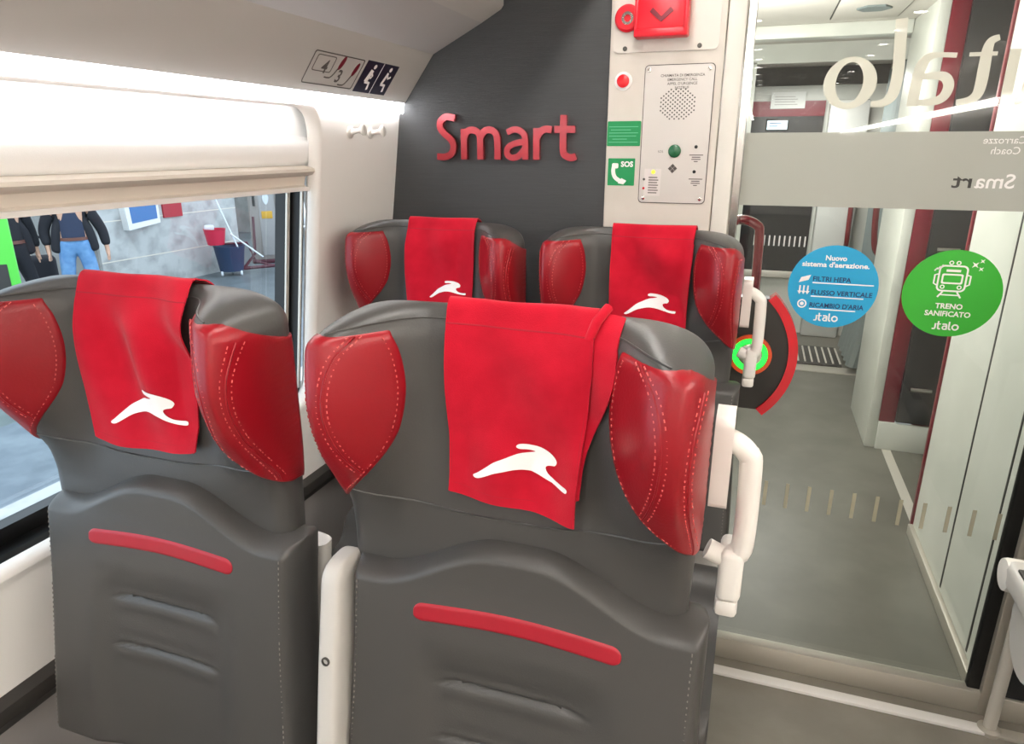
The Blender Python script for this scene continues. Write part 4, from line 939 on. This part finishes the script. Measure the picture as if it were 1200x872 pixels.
def skinmesh(J, E, name, m, parent, sub=2, root=0):
    me = bpy.data.meshes.new('s'); me.from_pydata([j[:3] for j in J], E, []); o = bpy.data.objects.new('s', me); COL.objects.link(o)
    o.modifiers.new('k', 'SKIN'); u = o.modifiers.new('u', 'SUBSURF'); u.levels = sub; u.render_levels = sub
    for i, d in enumerate(me.skin_vertices[0].data):
        r = J[i][3]; d.radius = r if isinstance(r, tuple) else (r, r); d.use_root = (i == root)
    bpy.context.view_layer.update()
    m2 = bpy.data.meshes.new_from_object(o.evaluated_get(bpy.context.evaluated_depsgraph_get())); m2.name = name
    for p in m2.polygons: p.use_smooth = True
    bpy.data.objects.remove(o); bpy.data.meshes.remove(me)
    m2.materials.clear(); m2.materials.append(M[m]); q = bpy.data.objects.new(name, m2); COL.objects.link(q); q.parent = parent; return q
def person(loc, rot, label, legs, arms, trousers, top, jacket):
    r = empty('person', loc, label, 'person', rotz=rot, local=True)
    (la, lk, lf), (ra_, rk_, rf) = legs; hip = 1.0
    J = [(0, 0, 1.0, (.15, .10)), (0, 0, 1.22, (.15, .10)), (0, .01, 1.42, (.17, .10)), (0, .01, 1.53, .055), (0, -.01, 1.60, .065), (0, -.02, 1.70, (.078, .095)), (0, -.01, 1.79, .07)]
    E = [(0, 1), (1, 2), (2, 3), (3, 4), (4, 5), (5, 6)]
    for (h, k, f) in legs:
        i = len(J); J += [h + (.085,), k + (.058,), f + (.042,), (f[0], f[1] - .14, f[2] - .05, .035)]; E += [(0, i), (i, i + 1), (i + 1, i + 2), (i + 2, i + 3)]
    for (s, e, w) in arms:
        i = len(J); J += [s + (.055,), e + (.042,), w + (.030,)]; E += [(2, i), (i, i + 1), (i + 1, i + 2)]
        hd = Vector((w[0], w[1] - .01, w[2] - .07)); J.append((*hd, .028)); E.append((i + 2, i + 3))
        for q in range(4):
            j = len(J); fx = (q - 1.5) * .019; J += [(hd.x + fx * .4, hd.y + fx, hd.z - .045, .010), (hd.x + fx * .4, hd.y + fx - .01, hd.z - .085 - .006 * (1.5 - abs(q - 1.5)), .008)]; E += [(i + 3, j), (j, j + 1)]
        j = len(J); J += [(hd.x, hd.y - .045, hd.z - .01, .010), (hd.x, hd.y - .055, hd.z - .045, .008)]; E += [(i + 3, j), (j, j + 1)]
    body = skinmesh(J, E, 'body', 'skin', r)
    TJ = [(0, 0, 1.10, (.165, .125)), (0, 0, .96, (.17, .13))]; TE = [(0, 1)]
    for (h, k, f) in legs:
        i = len(TJ); TJ += [(h[0], h[1], h[2] - .02, .115), ((h[0] + k[0]) / 2, (h[1] + k[1]) / 2, (h[2] + k[2]) / 2, .10), k + (.082,), (f[0], f[1], f[2] + .03, .078)]; TE += [(1, i), (i, i + 1), (i + 1, i + 2), (i + 2, i + 3)]
    skinmesh(TJ, TE, 'trousers', trousers, r)
    skinmesh([(0, 0, .98, (.18, .14)), (0, 0, 1.08, (.18, .14)), (0, 0, 1.2, (.175, .125)), (0, .01, 1.40, (.19, .12)), (0, .01, 1.50, (.09, .08))], [(0, 1), (1, 2), (2, 3), (3, 4)], 'shirt', top, r)
    JJ = [(0, .06, 1.40, (.20, .10)), (0, .09, 1.15, (.19, .07)), (0, .10, .92, (.21, .06))]; JE = [(0, 1), (1, 2)]
    for (s, e, w) in arms:
        i = len(JJ); JJ += [s + (.085,), e + (.070,), (w[0], w[1], w[2] + .03, .058)]; JE += [(0, i), (i, i + 1), (i + 1, i + 2)]
        sx = 1 if s[0] > 0 else -1; i = len(JJ); JJ += [(sx * .16, -.02, 1.15, (.06, .09)), (sx * .21, -.02, .85, (.065, .08))]; JE += [(0, i), (i, i + 1)]
    skinmesh(JJ, JE, 'jacket', jacket, r)
    b = MB(); b.lathe([(.07, .03), (.098, .02), (.10, -.02), (.09, -.07), (.05, -.085)], (0, .015, 1.79), (0, .15, 1), 16); b.build('hair', 'hair', r, 60)
    f = MB(); f.lathe([(.004, .03), (.016, .0), (.004, -.015)], (0, -.115, 1.695), (0, -.2, 1), 8)
    for s in (-1, 1): f.lathe([(.004, 0), (.012, .006), (.004, .012)], (s * .032, -.103, 1.725), (0, -1, 0), 8); f.lathe([(.006, -.03), (.018, 0), (.006, .03)], (s * .085, .0, 1.70), (0, 0, 1), 8)
    f.box(-.025, .025, -.108, -.098, 1.645, 1.653, .003); f.build('face_features', 'skin', r, 60)
    for (h, k, fo) in legs:
        skinmesh([(fo[0], fo[1] + .05, .05, .05), (fo[0], fo[1] - .06, .045, .05), (fo[0], fo[1] - .17, .04, .042)], [(0, 1), (1, 2)], 'shoe', 'shoe', r)
    b = MB(); b.lathe([(.0, -.02), (.178, -.02), (.178, .02), (0, .02)], (0, 0, 0), (0, 0, 1), 24)
    for v in b.bm.verts: v.co = Vector((v.co.x, v.co.y * .78, v.co.z + 1.035))
    b.build('belt', 'belt', r, 40)
    return r
person((-8.4, 6.72, PZ), math.radians(51), 'person standing in light blue jeans and a dark open jacket on the platform',
       [((-.10, 0, .92), (-.14, -.01, .50), (-.16, 0, .09)), ((.10, 0, .92), (.15, -.02, .50), (.18, 0, .09))],
       [((-.22, .01, 1.40), (-.32, .05, 1.14), (-.30, .0, .92)), ((.22, .01, 1.40), (.34, .04, 1.12), (.36, .02, .88))], 'jeans', 'navycloth', 'blackcloth')
person((-8.82, 6.16, PZ), math.radians(78), 'person in dark clothes walking past on the platform with a bag',
       [((-.09, 0, .92), (-.20, -.08, .52), (-.42, -.05, .10)), ((.09, 0, .92), (.20, .04, .50), (.32, .12, .10))],
       [((-.22, .01, 1.40), (-.30, .02, 1.12), (-.26, -.08, .92)), ((.22, .01, 1.40), (.30, .06, 1.12), (.30, .0, .90))], 'blackcloth', 'blackcloth', 'blackcloth')
bg = empty('travel_bag', (-9.3, 6.95, PZ), 'black travel bag between the two people on the platform', 'bag', rotz=math.radians(52), local=True)
MB().box(-.25, .12, -.14, .14, .10, .74, .08, 4).build('bag_body', 'blackcloth', bg)
b = MB(); b.tube([(-.18, 0, .72), (-.2, 0, .95), (.0, 0, .98), (.05, 0, .72)], .018, 8, smooth=4); b.build('bag_handle', 'blackcloth', bg)
for x in (-.17, .05): MB().lathe([(.02, -.03), (.05, -.025), (.05, .025), (.02, .03)], (x, 0, .05), (0, 1, 0), 14).build('wheel', 'black', bg)
